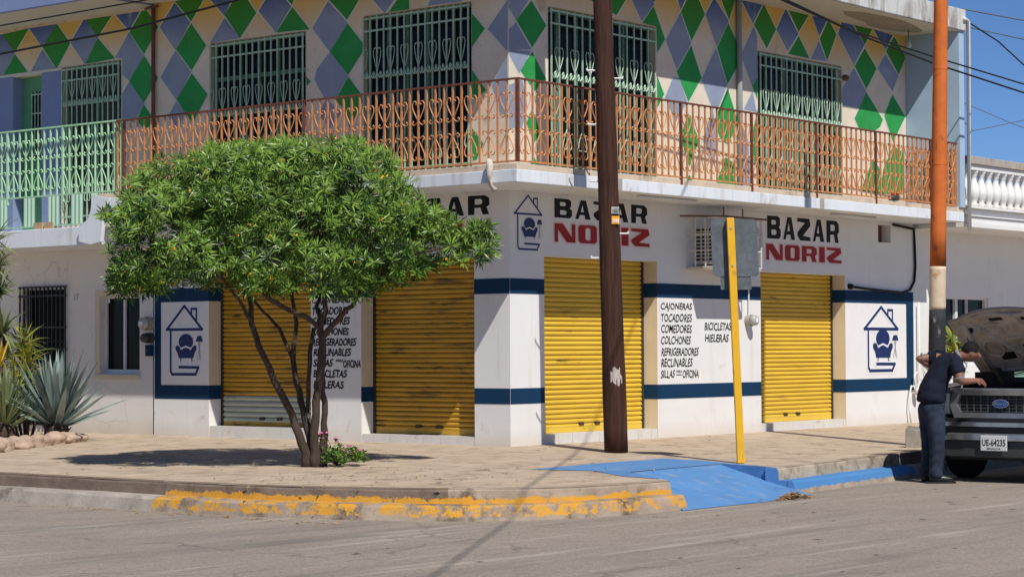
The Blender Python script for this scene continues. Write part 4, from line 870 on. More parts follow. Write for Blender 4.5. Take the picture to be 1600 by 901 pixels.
for nm, m_, za, zb in (('black_base','poleblack',0,1.80), ('cream_collar','polecream',1.801,2.37), ('orange_shaft','orange',2.371,8.2)):
    b = MB(); k = 12; b.tube([lean(za+(zb-za)*i/k) for i in range(k+1)], [rad(za+(zb-za)*i/k) for i in range(k+1)], 20); b.build(nm, MT[m_], OP, smooth=True)
for z in (3.72, 4.98):
    b = MB(); b.tube([lean(z-.012), lean(z+.012)], [rad(z)+.004]*2, 20); b.build('weld_ring', MT['orange'], OP)

# ------------------------------------------------------------------ traffic sign seen from behind
ag = R(-50.7)
TS = thing('traffic_sign', 'grey back of a traffic sign on a thin yellow post beside the blue ramp', 'traffic sign', (-.695,-3.97,-.06), ag)
lx = lambda z: -.037*z
b = MB(); s = .043; zt = 2.80
b.hexa([(-s,-s,0),(s,-s,0),(s,s,0),(-s,s,0)], [(lx(zt)-s,-s,zt),(lx(zt)+s,-s,zt),(lx(zt)+s,s,zt),(lx(zt)-s,s,zt)]); b.build('post', MT['postyellow'], TS, bevel=.008)
def rrect(x0, z0, x1, z1, r, tilt=-.037, y=.06, th=.004):
    pts = []
    for cx, cz, a0 in ((x1-r,z1-r,0), (x0+r,z1-r,90), (x0+r,z0+r,180), (x1-r,z0+r,270)):
        for k in range(5):
            a = R(a0+k*22.5); x = cx+r*math.cos(a); z = cz+r*math.sin(a); pts.append((x+tilt*z, y, z))
    return pts
b = MB(); b.prism(rrect(-.22,2.13,.31,2.79,.05), (0,.004,0)); b.build('sign_plate', MT['signgrey'], TS)
b = MB(); b.prism(rrect(-.135,1.98,.22,2.155,.012, y=.068), (0,.004,0)); b.build('supplementary_plate', MT['signgrey'], TS)
for z in (2.68, 2.25):
    b = MB(); b.box(lx(z)-.012,-.05,z-.012,lx(z)+.012,.07,z+.012); b.build('bolt', MT['greypipe'], TS)

# ------------------------------------------------------------------ wall things
AC = thing('air_conditioner', 'window air conditioner in a white bar cage on the wall above the word list', 'air conditioner', (0,0,0))
b = WB(RW); b.wbox(4.14,2.45,-.05,5.0,2.98,.42); b.build('casing', MT['ac'], AC, bevel=.015)
for k in range(9):
    z = 2.50+k*.053
    b = WB(RW); b.wbox(4.18,z,.421,4.96,z+.026,.432); b.build('louvre', MT['black'], AC)
    for q in range(3):
        b = WB(RW); b.wbox(4.134,z,.05+q*.12,4.141,z+.032,.14+q*.12); b.build('side_vent', MT['black'], AC)
b = WB(RW); u0,u1,z0,z1,d1 = 3.97,5.15,2.40,3.10,.52; r = .012
for z in (z0, z0+.24, z0+.47, z1): b.wtube([(u0,z,0),(u0,z,d1),(u1,z,d1),(u1,z,0)], r)
for d in (.17, .34, d1): b.wtube([(u0,z0,d),(u0,z1,d)], r); b.wtube([(u1,z0,d),(u1,z1,d)], r)
for k in range(1, 6): b.wtube([(u0+k*.197,z0,d1),(u0+k*.197,z1,d1)], r)
b.wbox(u0,z0-.03,0,u1,z0-.012,d1); b.build('cage', MT['rustcage'], AC)
b = WB(RW); b.wtube([(3.62,3.12,.15),(4.2,3.125,.53),(5.3,3.12,.53)], .014); b.wtube([(4.5,3.12,.3),(4.5,3.28,.3)], .01); b.wtube([(5.0,3.12,.3),(5.0,3.28,.3)], .01); b.build('hanger_bar', MT['rustpipe'], AC)
b = WB(RW); b.wtube([(5.70,3.05,.05),(5.80,2.95,.10),(5.80,2.75,.10),(5.74,2.62,.05)], .035, 8); b.build('drain_hose', MT['ac'], AC, smooth=True)
def meter(name, label, W, u, z, r=.095, grp='electric meters'):
    t = thing(name, label, 'meter', W(u, z, 0), 0, grp)
    o = Vector(W(0,0,0)); du = Vector(W(1,0,0))-o; dn = Vector(W(0,0,1))-o
    b = MB(); c = Vector((0,0,0)); b.tube([c, c+dn*.07], [r*1.02, r*1.02], 16); b.tube([c+dn*.071, c+dn*.085], [r*1.06]*2, 16); b.build('socket', MT['concrete'], t)
    b = MB(); b.tube([dn*.086, dn*.15, dn*.175], [r*.95, r*.92, r*.7], 16); b.build('dome', MT['meter'], t, smooth=True)
    b = MB(); b.hexa([dn*.176+du*-.03+Vector((0,0,-.03)), dn*.176+du*.03+Vector((0,0,-.03)), dn*.180+du*.03+Vector((0,0,-.03)), dn*.180+du*-.03+Vector((0,0,-.03))], [dn*.176+du*-.03+Vector((0,0,.03)), dn*.176+du*.03+Vector((0,0,.03)), dn*.180+du*.03+Vector((0,0,.03)), dn*.180+du*-.03+Vector((0,0,.03))]); b.build('dial', MT['halo'], t)
    return t
m1 = meter('electric_meter', 'round electric meter on the white wall to the right of the yellow sign post', RW, 5.56, 1.66, .085)
b = MB(); b.tube([(0,-.03,.09),(0,-.03,.62)], .012, 6); b.build('conduit', MT['pvc'], m1)
m2 = meter('electric_meter', 'pale round electric meter on the edge of the blue band near the left logo', LW, 6.93, 1.655, .10)
m3 = meter('electric_meter', 'dark round meter socket under the pale meter near the left logo', LW, 6.90, 1.44, .075)
for ch in m3.children: ch.data.materials[0] = MT['carplastic']
t = thing('switch_box', 'small dark blue switch box on the wall below the two round meters', 'switch box', (-.004,6.89,1.17))
b = MB(); b.box(-.08,-.055,0,0,.055,.17); b.build('box', MT['band'], t, bevel=.006); b = MB(); b.box(-.09,-.02,.06,-.0805,.02,.11); b.build('cover_plate', MT['black'], t)
b = MB(); b.tube([(8.53,-.03,2.22),(8.9,-.03,2.20),(9.6,-.03,2.17),(10.2,-.03,2.15),(10.45,-.03,2.20),(10.60,-.03,2.35),(10.64,-.03,2.6),(10.62,-.03,3.0),(10.60,-.03,3.22),(9.9,-.04,3.262)], .022, 7)
b.tube([(8.48,-.03,2.22),(8.56,-.03,2.22)], .045, 8)
tag(b.build('service_conduit', MT['cable'], smooth=True), 'black service cable hanging in a loop on the white wall above the right logo', 'cable')
t = thing('gas_pipe', 'white gas pipe loop with a valve low on the wall behind the man', 'pipe', (10.50,-.004,0))
b = MB(); b.tube([(.18,-.06,2.0),(.18,-.06,.72),(.16,-.06,.62),(.06,-.08,.56)], .016, 6); b.tube([(.0,-.06,.62),(-.02,-.08,.80),(.10,-.08,.84)], .018, 6); b.tube([(-.10,-.06,.62),(-.16,-.06,.45),(-.18,-.06,.25),(-.12,-.06,-.02)], .014, 6); b.tube([(.1,-.06,.62),(-.10,-.06,.60)], .014, 6); b.build('pipe', MT['pvc'], t, smooth=True)
b = MB(); b.lathe((.05,-.1,.52), [(.02,-.07),(.06,-.05),(.065,.03),(.03,.07)], 12); b.build('regulator', MT['ac'], t, smooth=True)
# rag on the slab edge
b = MB(); b.tube([(-1.06,-.55,3.58),(-1.085,-.57,3.50),(-1.09,-.57,3.42),(-1.085,-.58,3.33),(-1.07,-.60,3.26),(-1.06,-.64,3.205)], [.03,.042,.03,.040,.028,.034], 9)
b.v = [(x+random.uniform(-.016,.016), y+random.uniform(-.022,.022), z+random.uniform(-.012,.012)) for x, y, z in b.v]
tag(b.build('hanging_rag', MT['rag'], smooth=True), 'dirty white rag hanging over the balcony slab edge at the corner', 'rag')
t = thing('old_boot', 'dark boot with a red strap left on the balcony ledge below the railing', 'boot', (8.35,-.93,3.53))
b = MB(); b.tube([(-.16,0,.035),(-.05,-.01,.05),(.06,0,.05),(.14,.01,.045)], [.035,.05,.045,.035], 9); b.build('sole', MT['carplastic'], t, smooth=True); b = MB(); b.tube([(-.10,0,.09),(.12,.02,.10)], [.035,.03], 8); b.build('strap', MT['red'], t, smooth=True)

# ------------------------------------------------------------------ overhead cables
def cable(label, pts, r, m_='cable', sag=0, group='overhead cables'):
    P = [Vector(p) for p in pts]; q = []
    for a, c in zip(P, P[1:]):
        for i in range(14):
            s = i/14; v = a.lerp(c, s); v.z -= sag*4*s*(1-s); q.append(v)
    q.append(P[-1]); b = MB(); b.tube(q, r, 6)
    return tag(b.build('overhead_cable', MT[m_], smooth=True), label, 'cable', group)
cable('black cable crossing the diamonds on the left upper floor down to the left picture edge', [(-1.5,16.0,5.45),(-1.5,8.56,5.67),(-1.5,5.65,5.76),(-1.5,3.53,5.93),(-1.3,.5,6.25),(-1.2,-1.6,6.6)], .016)
cable('thin cable along the cream strip under the left roof edge', [(-1.3,16,6.0),(-1.3,8.82,6.14),(-1.3,5.44,6.18),(-1.3,-1.2,6.3)], .011)
cable('upper of the two thick black cables passing in front of the painted pole', [(1.0,-1.5,6.45),(4.17,-1.5,6.11),(5.97,-1.5,5.90),(8.58,-1.5,5.76),(11.72,-1.5,5.62),(20,-1.5,5.4)], .013)
cable('lower of the two thick black cables passing in front of the painted pole', [(1.0,-1.6,6.3),(4.1,-1.6,6.10),(6.2,-1.6,5.82),(8.39,-1.6,5.63),(11.51,-1.6,5.45),(20,-1.6,5.1)], .015)
cable('topmost thin cable in the blue sky at the right corner', [(10.55,-.6,6.85),(14.64,1.11,7.49),(15.35,.25,7.28),(17,-1.8,6.9)], .012, 'cable_grey')
cable('dark cable slanting steeply down through the sky to the right edge', [(10.62,-.4,6.75),(12.83,.18,7.01),(13.23,-.29,6.61),(13.53,-.63,6.19),(14.6,-1.8,4.9)], .014)
cable('faint grey cable in the sky just under the topmost one', [(10.6,.2,6.7),(19.19,3.43,7.91),(19.97,2.49,7.64),(22,0,7.2)], .012, 'cable_grey')
cable('faint thin cable sloping down across the middle of the sky', [(10.65,-.8,5.9),(19.15,3.55,6.36),(19.88,2.68,5.87),(21,1.2,5.2)], .008, 'cable_grey')
cable('faint thin cable low in the sky above the balustrade', [(10.65,-.6,5.3),(19.33,3.35,5.74),(20.0,2.52,5.96),(22,0,6.6)], .007, 'cable_grey')
tag(cable('x', [(6.0,-.6,7.6),(-3.5,-6.9,7.0),(-12.74,-12.9,7.0),(-22,-18.8,7.6)], .013), 'overhead cable above the picture that throws a line of shadow on the road', 'cable', 'overhead cables')


# ------------------------------------------------------------------ the street tree
tree = thing('oleander_tree', 'small round leafy tree with several bare stems and orange yellow blossoms on the pavement', 'tree', (-4.22,-.60,-.05))
PX = 1/143.0
def TW(px, py, dep=0):
    """tree frame: right of the picture, up, depth away from the street"""
    return Vector((.633,-.774,0))*((px-483)*PX)+Vector((.774,.633,0))*dep+Vector((0,0,(726-py)*PX))
stems = [
 ([(478,728,0),(468,690,-.02),(450,640,-.05),(424,590,-.1),(400,535,-.12),(388,495,-.1),(384,455,-.05),(372,415,.0)], [.10,.062,.055,.05,.047,.042,.035,.025]),
 ([(484,728,.05),(478,680,.08),(468,635,.12),(455,590,.15),(449,545,.2),(455,495,.25),(446,450,.3),(452,400,.4)], [.09,.06,.05,.042,.036,.03,.026,.02]),
 ([(490,728,-.02),(488,690,-.04),(490,640,-.06),(494,585,-.08),(500,530,-.12),(498,500,-.15),(508,470,-.2),(500,420,-.2)], [.10,.068,.062,.058,.055,.05,.035,.025]),
 ([(497,728,.08),(499,690,.12),(500,640,.14),(497,590,.15),(500,540,.1)], [.08,.055,.05,.045,.04]),
 ([(499,520,-.12),(525,492,-.25),(552,470,-.4),(566,448,-.5),(566,425,-.5),(575,390,-.5)], [.045,.04,.036,.032,.028,.02]),
 ([(498,505,-.14),(478,490,-.3),(455,478,-.5),(428,462,-.7),(405,440,-.8)], [.045,.038,.034,.03,.02]),
 ([(388,495,-.1),(372,462,-.3),(350,430,-.5),(320,400,-.7)], [.032,.026,.022,.016]),
 ([(450,560,.2),(425,505,.4),(395,475,.5),(360,440,.6)], [.03,.026,.022,.016]),
 ([(500,500,-.1),(486,470,.3),(496,430,.6),(530,390,.8)], [.035,.03,.024,.018]),
 ([(474,640,.1),(478,560,0),(484,505,.1)], [.03,.034,.03]),
 ([(566,440,-.5),(610,410,-.6),(660,390,-.7),(710,380,-.7)], [.024,.02,.016,.012]),
 ([(446,450,.3),(420,400,.8),(380,350,1.0)], [.024,.02,.014]), ([(500,420,-.2),(520,340,-.1),(540,290,0)], [.026,.02,.012]), ([(372,415,0),(300,360,.2),(240,330,.2)], [.025,.018,.012]),
]
b = MB()
for pts, rs in stems:
    P = [TW(*p) for p in pts]; Q = []; RS = []
    for i in range(len(P)-1):
        for s in (0, .33, .66):
            v = P[i].lerp(P[i+1], s); j = rs[i]*.28
            Q.append(v+Vector((random.uniform(-j,j), random.uniform(-j,j), random.uniform(-j,j)))); RS.append(rs[i]+(rs[i+1]-rs[i])*s+random.uniform(-.12,.12)*rs[i])
    Q.append(P[-1]); RS.append(rs[-1]); b.tube(Q, [q_*.78 for q_ in RS], 9)
b.build('trunk', MT['bark'], tree, smooth=True)
# foliage: rosettes of narrow leaves over and through a crown of overlapping lobes
ELL = [(290,330,115,95,1.2,0), (420,285,150,72,1.3,0), (535,315,105,85,1.2,0), (620,335,85,68,.9,-.2), (215,392,52,48,.55,-.1), (330,395,110,48,1.1,-.2), (465,395,130,48,1.2,-.2),
       (690,365,62,46,.6,-.3), (735,375,40,32,.35,-.3), (590,405,80,38,.8,-.3), (250,300,72,58,.7,.3), (350,265,88,54,.9,.4), (380,300,140,88,1.2,.5), (520,330,140,90,1.2,.6), (550,262,42,38,.4,-.3), (200,425,36,24,.35,-.2), (660,325,45,30,.4,-.3), (180,345,32,30,.4,.2), (465,236,60,28,.6,0), (345,240,44,26,.4,.1), (530,228,50,26,.5,.2), (420,222,34,16,.3,0), (590,250,34,26,.3,-.2), (150,322,16,10,.12,.1), (625,300,34,20,.3,-.3), (755,362,24,20,.25,-.3), (505,440,42,20,.3,-.8), (600,430,44,18,.3,-.4), (195,432,38,22,.3,-.1), (545,446,32,20,.3,-.5), (235,428,40,22,.35,-.2), (430,440,46,20,.4,-.7)]
def inside(p, e, k=1.0):
    cx, cy, rx, ry, rd, dd = e; return ((p[0]-cx)/(rx*k))**2+((p[1]-cy)/(ry*k))**2+((p[2]-dd)/(rd*k))**2 < 1
rv, dv, zv = Vector((.633,-.774,0)), Vector((.774,.633,0)), Vector((0,0,1))
def tuft(mb, c, ax, n, L, wd):
    ax = ax.normalized(); a = ax.orthogonal().normalized(); bb = ax.cross(a); ph = random.uniform(0, 6.28)
    for k in range(n):
        an = ph+k*2.4; el = random.uniform(.05, 1.15); d = ((a*math.cos(an)+bb*math.sin(an))*math.cos(el)+ax*math.sin(el)).normalized()
        l_ = L*random.uniform(.7,1.15); side = d.cross(ax)
        if side.length < .01: side = a.copy()
        side = side.normalized()*wd*random.uniform(.8,1.2); droop = Vector((0,0,-.25*l_*random.uniform(.2,1)))
        base = c+d*.012; mid = base+d*l_*.5+droop*.15; tip = base+d*l_+droop
        up = d.cross(side).normalized()*wd*.35
        mb.add([base, mid-side+up, tip, mid+side+up, mid], [(0,1,4),(1,2,4),(2,3,4),(3,0,4)])
fol = MB(); tips = []
rnd = random.Random(11); cnt = 0
while cnt < 3000:
    e = rnd.choices(ELL, [x[2]*x[3] for x in ELL])[0]
    th = rnd.uniform(0, 6.283); u = rnd.uniform(-1, 1); s = math.sqrt(1-u*u); q = rnd.choice((1.0, 1.0, .97, .92, .8, .6))*rnd.uniform(.90,1.05)
    if rnd.random() < .05: q = rnd.uniform(1.05,1.16)
    dx, dy, dz = s*math.cos(th), u, s*math.sin(th)
    p = (e[0]+e[2]*dx*q, e[1]+e[3]*dy*q, e[5]+e[4]*dz*q)
    if q > .9 and any(inside(p, f, .88) for f in ELL if f is not e): continue
    if p[1] > 466 or (p[0] > 640 and p[1] < 318+.16*(p[0]-640)): continue
    cnt += 1
    c = TW(*p)
    if math.sin(6.1*c.x+1.3)+math.sin(5.3*c.y+.4)+math.sin(8.7*c.z+2.1)+.5*math.sin(13*c.x-9*c.z) < -1.0: continue; nrm = rv*dx/e[2]*60-zv*dy/e[3]*60+dv*dz*.6
    ax = (nrm.normalized()*.9+Vector((0,0,.75))+Vector((rnd.uniform(-.4,.4),rnd.uniform(-.4,.4),rnd.uniform(-.2,.3)))).normalized()
    tuft(fol, c, ax, rnd.randint(12,17), rnd.uniform(.105,.16), .0096)
    if q > .9 and dz < .35: tips.append((c, ax))
for k in range(1000):
    e = rnd.choices(ELL, [x[2]*x[3] for x in ELL])[0]
    th = rnd.uniform(0, 6.283); u = rnd.uniform(-1, 1); s = math.sqrt(1-u*u); q = rnd.uniform(.15,.72)
    p = (e[0]+e[2]*s*math.cos(th)*q, e[1]+e[3]*u*q, e[5]+e[4]*s*math.sin(th)*q)
    tuft(fol, TW(*p), Vector((rnd.uniform(-1,1),rnd.uniform(-1,1),.8)), 12, rnd.uniform(.13,.19), .013)
fol.build('crown', MT['leaf'], tree, recalc=False)
fl = MB()
for c, ax in rnd.sample(tips, 60):
    p = c+ax*.03+Vector((rnd.uniform(-.05,.05),rnd.uniform(-.05,.05),rnd.uniform(-.07,.03))); d = (ax+Vector((rnd.uniform(-.7,.7),rnd.uniform(-.7,.7),rnd.uniform(-.8,.3)))).normalized()
    fl.tube([p, p+d*.025, p+d*.05], [.004,.008,.012], 6)
fl.build('blossom', MT['flower'], tree)

# flowering shrub at the foot of the tree
sh = thing('flowering_shrub', 'low shrub with small pink blossoms at the foot of the tree', 'shrub', (-3.98,-.76,-.04))
b = MB(); f2 = MB(); st = MB()
for k in range(150):
    a = rnd.uniform(0, 6.283); rr = math.sqrt(rnd.random()); x, y, z = rr*.32*math.cos(a), rr*.28*math.sin(a), .03+rnd.random()*.25*(1-rr*.6)
    c = rv*x+dv*y+zv*z; tuft(b, c, Vector((x,y,.5+z)), 6, .055, .014)
    if rnd.random() < .12 and z > .1:
        for q in range(4): f2.lathe(tuple(c+Vector((rnd.uniform(-.02,.02),rnd.uniform(-.02,.02),.03+rnd.uniform(0,.02)))), [(.004,0),(.012,.008),(.006,.014)], 5)
    if k < 16: st.tube([(0,0,0), c*.6+zv*.03, c], .005, 4)
for k in range(7):
    x = -.32+rnd.uniform(-.08,.2); c = rv*x+zv*(.24+rnd.uniform(0,.1)); tuft(b, c, zv, 5, .05, .012)
    f2.lathe(tuple(c+zv*.03), [(.006,0),(.024,.012),(.010,.026)], 6); st.tube([(0,0,0), c], .004, 4)
b.build('foliage', MT['leaf'], sh, recalc=False); f2.build('blossom', MT['pink'], sh); st.build('stem', MT['bark'], sh)

# ------------------------------------------------------------------ agaves and plants on the left
def blade(mb, base, az, el, L, wd, curve, seg=7, th=.25):
    d = Vector((math.cos(az)*math.cos(el), math.sin(az)*math.cos(el), math.sin(el))); side = Vector((-math.sin(az), math.cos(az), 0)); p = Vector(base); rows = []
    for i in range(seg+1):
        s = i/seg; w_ = wd*(.75+.55*s if s < .35 else .94*(1-((s-.35)/.65)**1.5)+.004)
        n_ = side.cross(d).normalized()
        rows.append([p-side*w_+n_*w_*.38, p-n_*w_*.25, p+side*w_+n_*w_*.38])
        p = p+d*(L/seg); d = (d+Vector((0,0,curve/seg))).normalized()
    vs = [q for r_ in rows for q in r_]; fs = []
    for i in range(seg):
        for j in range(2): fs.append((i*3+j, i*3+j+1, (i+1)*3+j+1, (i+1)*3+j))
    mb.add(vs, fs)
def agave(label, loc, n, L, wd, m_, curve=-.10, core=.12, seed=3, elmin=.18):
    rr = random.Random(seed); t = thing('agave_plant', label, 'agave', loc, 0, 'agaves'); b = MB()
    for k in range(n):
        f = k/n; el = elmin+(1.42-elmin)*f**.55+rr.uniform(-.09,.09); az = k*2.39996+rr.uniform(-.1,.1)
        blade(b, (.05*math.cos(az)*(1-f), .05*math.sin(az)*(1-f), .20+.12*f), az, el, L*rr.uniform(.82,1.1), wd*rr.uniform(.85,1.15), curve*(1.2-f)+rr.uniform(-.06,.06))
    b.build('leaves', MT[m_], t, smooth=True, recalc=False)
    b = MB(); b.lathe((0,0,0), [(core,-.04),(core*1.5,.08),(core*1.4,.2),(core*.9,.3)], 12)
    for k in range(60):
        a = rr.uniform(0,6.28); z = rr.uniform(0,.22); r_ = core*1.35
        b.add([(r_*math.cos(a-.2),r_*math.sin(a-.2),z),(r_*math.cos(a+.2),r_*math.sin(a+.2),z),(r_*1.5*math.cos(a),r_*1.5*math.sin(a),z+.07)], [(0,1,2)])
    b.build('trunk', MT['bark'], t)
    return t
agave('large blue grey agave with stiff pointed leaves in front of the barred window', (-2.05,6.55,-.02), 74, 1.0, .054, 'agave', seed=5, elmin=.24)
agave('smaller green agave with slender leaves at the left edge of the bed', (-2.60,7.02,-.03), 110, .78, .028, 'agave_g', seed=9, elmin=.35)
def bushy(name, label, cat, loc, heads, m_, stem_r=.025, L=.42, wd=.018, n=26, seed=4, group=None):
    rr = random.Random(seed); t = thing(name, label, cat, loc, 0, group); b = MB(); s = MB()
    for (x, y, z) in heads:
        s.tube([(x*.3,y*.3,-.03), (x*.8,y*.8,z*.5), (x,y,z)], [stem_r,stem_r*.8,stem_r*.6], 7)
        for k in range(n):
            el = rr.uniform(-.3, 1.4); blade(b, (x,y,z+rr.uniform(-.1,.05)), rr.uniform(0,6.28), el, L*rr.uniform(.7,1.15), wd, -.9*math.cos(el)-.1, seg=5)
    b.build('leaves', MT[m_], t, smooth=True, recalc=False); s.build('stem', MT['bark'], t, smooth=True)
    return t
bushy('dracaena_plant', 'tall green strap leaved plant behind the agaves at the left edge', 'plant', (-1.75,7.60,0), [(0,0,1.12),(.12,.25,1.35),(-.12,-.15,.95),(.1,-.2,.75),(-.2,.3,1.2),(-.3,-.1,.8),(-.35,.2,1.0),(.05,.0,.55)], 'leaf_y', L=.44, wd=.020, n=44, seed=2)
rr = random.Random(6); t = thing('croton_plant', 'plant with upright yellow leaves standing among the green plants at the left edge', 'plant', (-2.45,7.35,0)); b = MB(); s = MB()
for k in range(16): blade(b, (rr.uniform(-.05,.05), rr.uniform(-.05,.05), 1.02+rr.uniform(-.1,.15)), rr.uniform(0,6.28), rr.uniform(1.0,1.5), .36*rr.uniform(.7,1.1), .022, -.2, 5)
b.build('leaves', MT['croton'], t, smooth=True, recalc=False); s.tube([(0,0,0),(0,0,1.1)], .018, 6); s.build('stem', MT['bark'], t)
t = bushy('yucca_tree', 'tall spiky yucca whose leaf heads reach in from the left edge of the picture', 'yucca', (-2.20,7.72,-.02), [(0,0,2.45),(.1,.1,2.1),(-.05,0,2.85),(.1,-.02,1.55)], 'agave_g', stem_r=.07, L=.46, wd=.02, n=46, seed=8)
# stones round the bed
STN = [(-4.05,5.30,.16),(-3.75,5.52,.15),(-3.45,5.62,.14),(-3.20,5.80,.13),(-2.95,5.90,.15),(-2.70,6.05,.14),(-2.45,6.10,.15),(-2.22,6.20,.13),(-2.0,6.28,.13),(-1.80,6.42,.12),(-3.9,5.75,.13),(-3.35,6.0,.13),(-2.85,6.25,.12),(-4.35,5.15,.15)]
desc = ['lowest and nearest the street','second from the left edge','third from the left edge','fourth from the left edge','middle one, broad and flat','just right of the middle one','before the blue agave base','right beside the blue agave base','second from the right end','the right end one, under the agave leaves','upper one at the left edge','upper one behind the row','upper one touching the blue agave','cut by the left picture edge']
for (x, y, s), dsc in zip(STN, desc):
    rr = random.Random(int(x*100+y*10)); bm = bmesh.new(); bmesh.ops.create_icosphere(bm, subdivisions=3, radius=s)
    ph = [rr.uniform(0,6) for _ in range(6)]
    for v in bm.verts:
        c = v.co.normalized(); k = 1+.16*math.sin(3*c.x+ph[0])+.14*math.sin(4*c.y+ph[1])+.12*math.sin(5*c.z+ph[2])+.05*math.sin(11*c.x+9*c.y+ph[3])+.04*math.sin(14*c.z-7*c.y+ph[4]); v.co = Vector((c.x*s*k*1.15, c.y*s*k, c.z*s*k*.75))
    me = bpy.data.meshes.new('bed_stone'); bm.to_mesh(me); bm.free(); me.polygons.foreach_set('use_smooth', [True]*len(me.polygons)); me.materials.append(MT['stone'])
    o = bpy.data.objects.new('bed_stone', me); COL.objects.link(o); o.location = (x, y, SWZ(x,y)+s*.35); o.rotation_euler = (0,0,rr.uniform(0,3))
    tag(o, 'rounded pinkish stone edging the agave bed, '+dsc, 'stone', 'stones round the agave bed')
rr = random.Random(77); bm = bmesh.new(); bmesh.ops.create_cube(bm, size=.22)
for v in bm.verts: v.co += Vector((rr.uniform(-.04,.04), rr.uniform(-.04,.04), rr.uniform(-.04,.04)))
bmesh.ops.bevel(bm, geom=bm.edges[:], offset=.03, segments=2, affect='EDGES')
me = bpy.data.meshes.new('stone_block'); bm.to_mesh(me); bm.free(); me.materials.append(MT['concrete']); o = bpy.data.objects.new('stone_block', me); COL.objects.link(o); o.location = (3.75,-3.75,.04); o.scale = (.8,.8,1.5)
tag(o, 'rough grey stone block on the pavement behind the man', 'stone')
bushy('leafy_plant', 'light green leafy plant against the white wall behind the raised car hood', 'plant', (11.0,-.55,0), [(0,0,1.15),(.15,.1,1.35),(-.15,.1,.95)], 'leaf_y', L=.42, wd=.03, seed=12)

# ------------------------------------------------------------------ litter
b = MB(); rr = random.Random(21)
def litter(mb, x, y, z, s):
    a = rr.uniform(0,6.28); c, sn = math.cos(a)*s, math.sin(a)*s; w_ = rr.uniform(.25,.45); k = rr.uniform(.1,.5)*s
    mb.add([(x-c,y-sn,z+.003),(x+sn*w_,y-c*w_,z+.004+k*.5),(x+c,y+sn,z+.004+k),(x-sn*w_,y+c*w_,z+.004+k*.3)], [(0,1,2),(0,2,3)])
for k in range(420):
    q = rr.random()
    if q < .45: x, y = rr.gauss(-5.2,.7), rr.gauss(-2.4,1.0)
    elif q < .8:
        s = rr.random(); x = -7.0+rr.uniform(-.35,.03)*(rr.random()); y = .4-s*4.2
    else: x, y = rr.uniform(-7.5,2), rr.uniform(-8,-1.5)
    on_road = x < -6.95 or y < -5.05 or math.hypot(x+4, y+2) > 4.2
    if x > -6.95 and y < -4.6: continue
    if not on_road and (x > 0 or y > 5): continue
    z = ZR if (x < -6.95 or y < -5.3) else SWZ(x, y)
    litter(b, x, y, z, rr.uniform(.012,.04))
tag(b.build('fallen_leaves', MT['dryleaf'], recalc=False), kind='stuff')
b = MB()
for k in range(330):
    x, y = rr.gauss(0,.17), rr.gauss(0,.06); zz = max(0, .075-abs(x)*.18-abs(y)*.35)*rr.random()
    litter(b, -1.66+x, -5.27+y+x*.13, ZR+.004+zz, rr.uniform(.02,.045))
tag(b.build('leaf_pile', MT['dryleaf'], recalc=False), 'small heap of dry brown leaves in the gutter at the foot of the blue kerb', 'leaves', kind=None)
b = MB(); rr = random.Random(5)
for k in range(70):
    x, y = rr.uniform(-14,3), rr.uniform(-14,-5.6)
    if x > -7 and y > -5.6: continue
    a = rr.uniform(-.3,.3)-.7; s = rr.uniform(.015,.055); w_ = s*rr.uniform(.2,.4)
    b.add([(x-s*math.cos(a),y-s*math.sin(a),ZR+.004),(x+w_*math.sin(a),y-w_*math.cos(a),ZR+.010),(x+s*math.cos(a),y+s*math.sin(a),ZR+.006),(x-w_*math.sin(a),y+w_*math.cos(a),ZR+.008)], [(0,1,2,3)])
tag(b.build('street_debris', MT['carplastic'], recalc=False), kind='stuff')
# ------------------------------------------------------------------ parked car with its hood up (local x runs back from the nose)
CAR = thing('parked_car', 'black full size sport utility car parked at the kerb with its hood raised', 'car', (1.90,-5.84,ZR))
# body: lower shell behind the engine bay, fenders, cabin
def loft(mb, rings):
    n = len(rings[0]); vs = [p for r_ in rings for p in r_]; fs = []
    for i in range(len(rings)-1):
        for j in range(n): fs.append((i*n+j, i*n+(j+1)%n, (i+1)*n+(j+1)%n, (i+1)*n+j))
    fs += [tuple(range(n-1,-1,-1)), tuple((len(rings)-1)*n+j for j in range(n))]
    mb.add(vs, fs)
b = MB()
def sec(x, hw, z0, z1, r=.08): return [(x,-hw,z0+r),(x,-hw,z1-r*1.2),(x,-hw+r*.8,z1),(x,hw-r*.8,z1),(x,hw,z1-r*1.2),(x,hw,z0+r),(x,hw-r,z0),(x,-hw+r,z0)]
loft(b, [sec(1.42,.985,.42,1.20), sec(2.6,.995,.42,1.22), sec(4.6,.99,.42,1.22), sec(5.15,.93,.5,1.18)])
loft(b, [[(1.45,-.80,1.19),(1.45,.80,1.19),(1.5,.80,1.21),(1.5,-.80,1.21)][:4], [(2.15,-.68,1.19),(2.15,.68,1.19),(2.15,.66,1.86),(2.15,-.66,1.86)], [(3.4,-.72,1.19),(3.4,.72,1.19),(3.4,.66,1.93),(3.4,-.66,1.93)], [(4.75,-.72,1.19),(4.75,.72,1.19),(4.75,.64,1.88),(4.75,-.64,1.88)], [(5.12,-.74,1.17),(5.12,.74,1.17),(5.12,.70,1.25),(5.12,-.70,1.25)]])
for s in (-1, 1):   # front fenders with a wheel arch
    prof = [(.20,.62),(.20,1.02),(.30,1.12),(.8,1.165),(1.42,1.20),(1.42,.46),(1.36,.46)]+[(.95+.43*math.cos(R(a)), .40+.43*math.sin(R(a))) for a in range(8,175,15)]+[(.5,.46),(.22,.46)]
    ya, yb = (.74, .985) if s > 0 else (-.985, -.74)
    mbp = [(x, ya, z) for x, z in prof]; b.prism(mbp, (0, yb-ya, 0))
b.box(.26,-.74,.95,.36,.74,1.10)
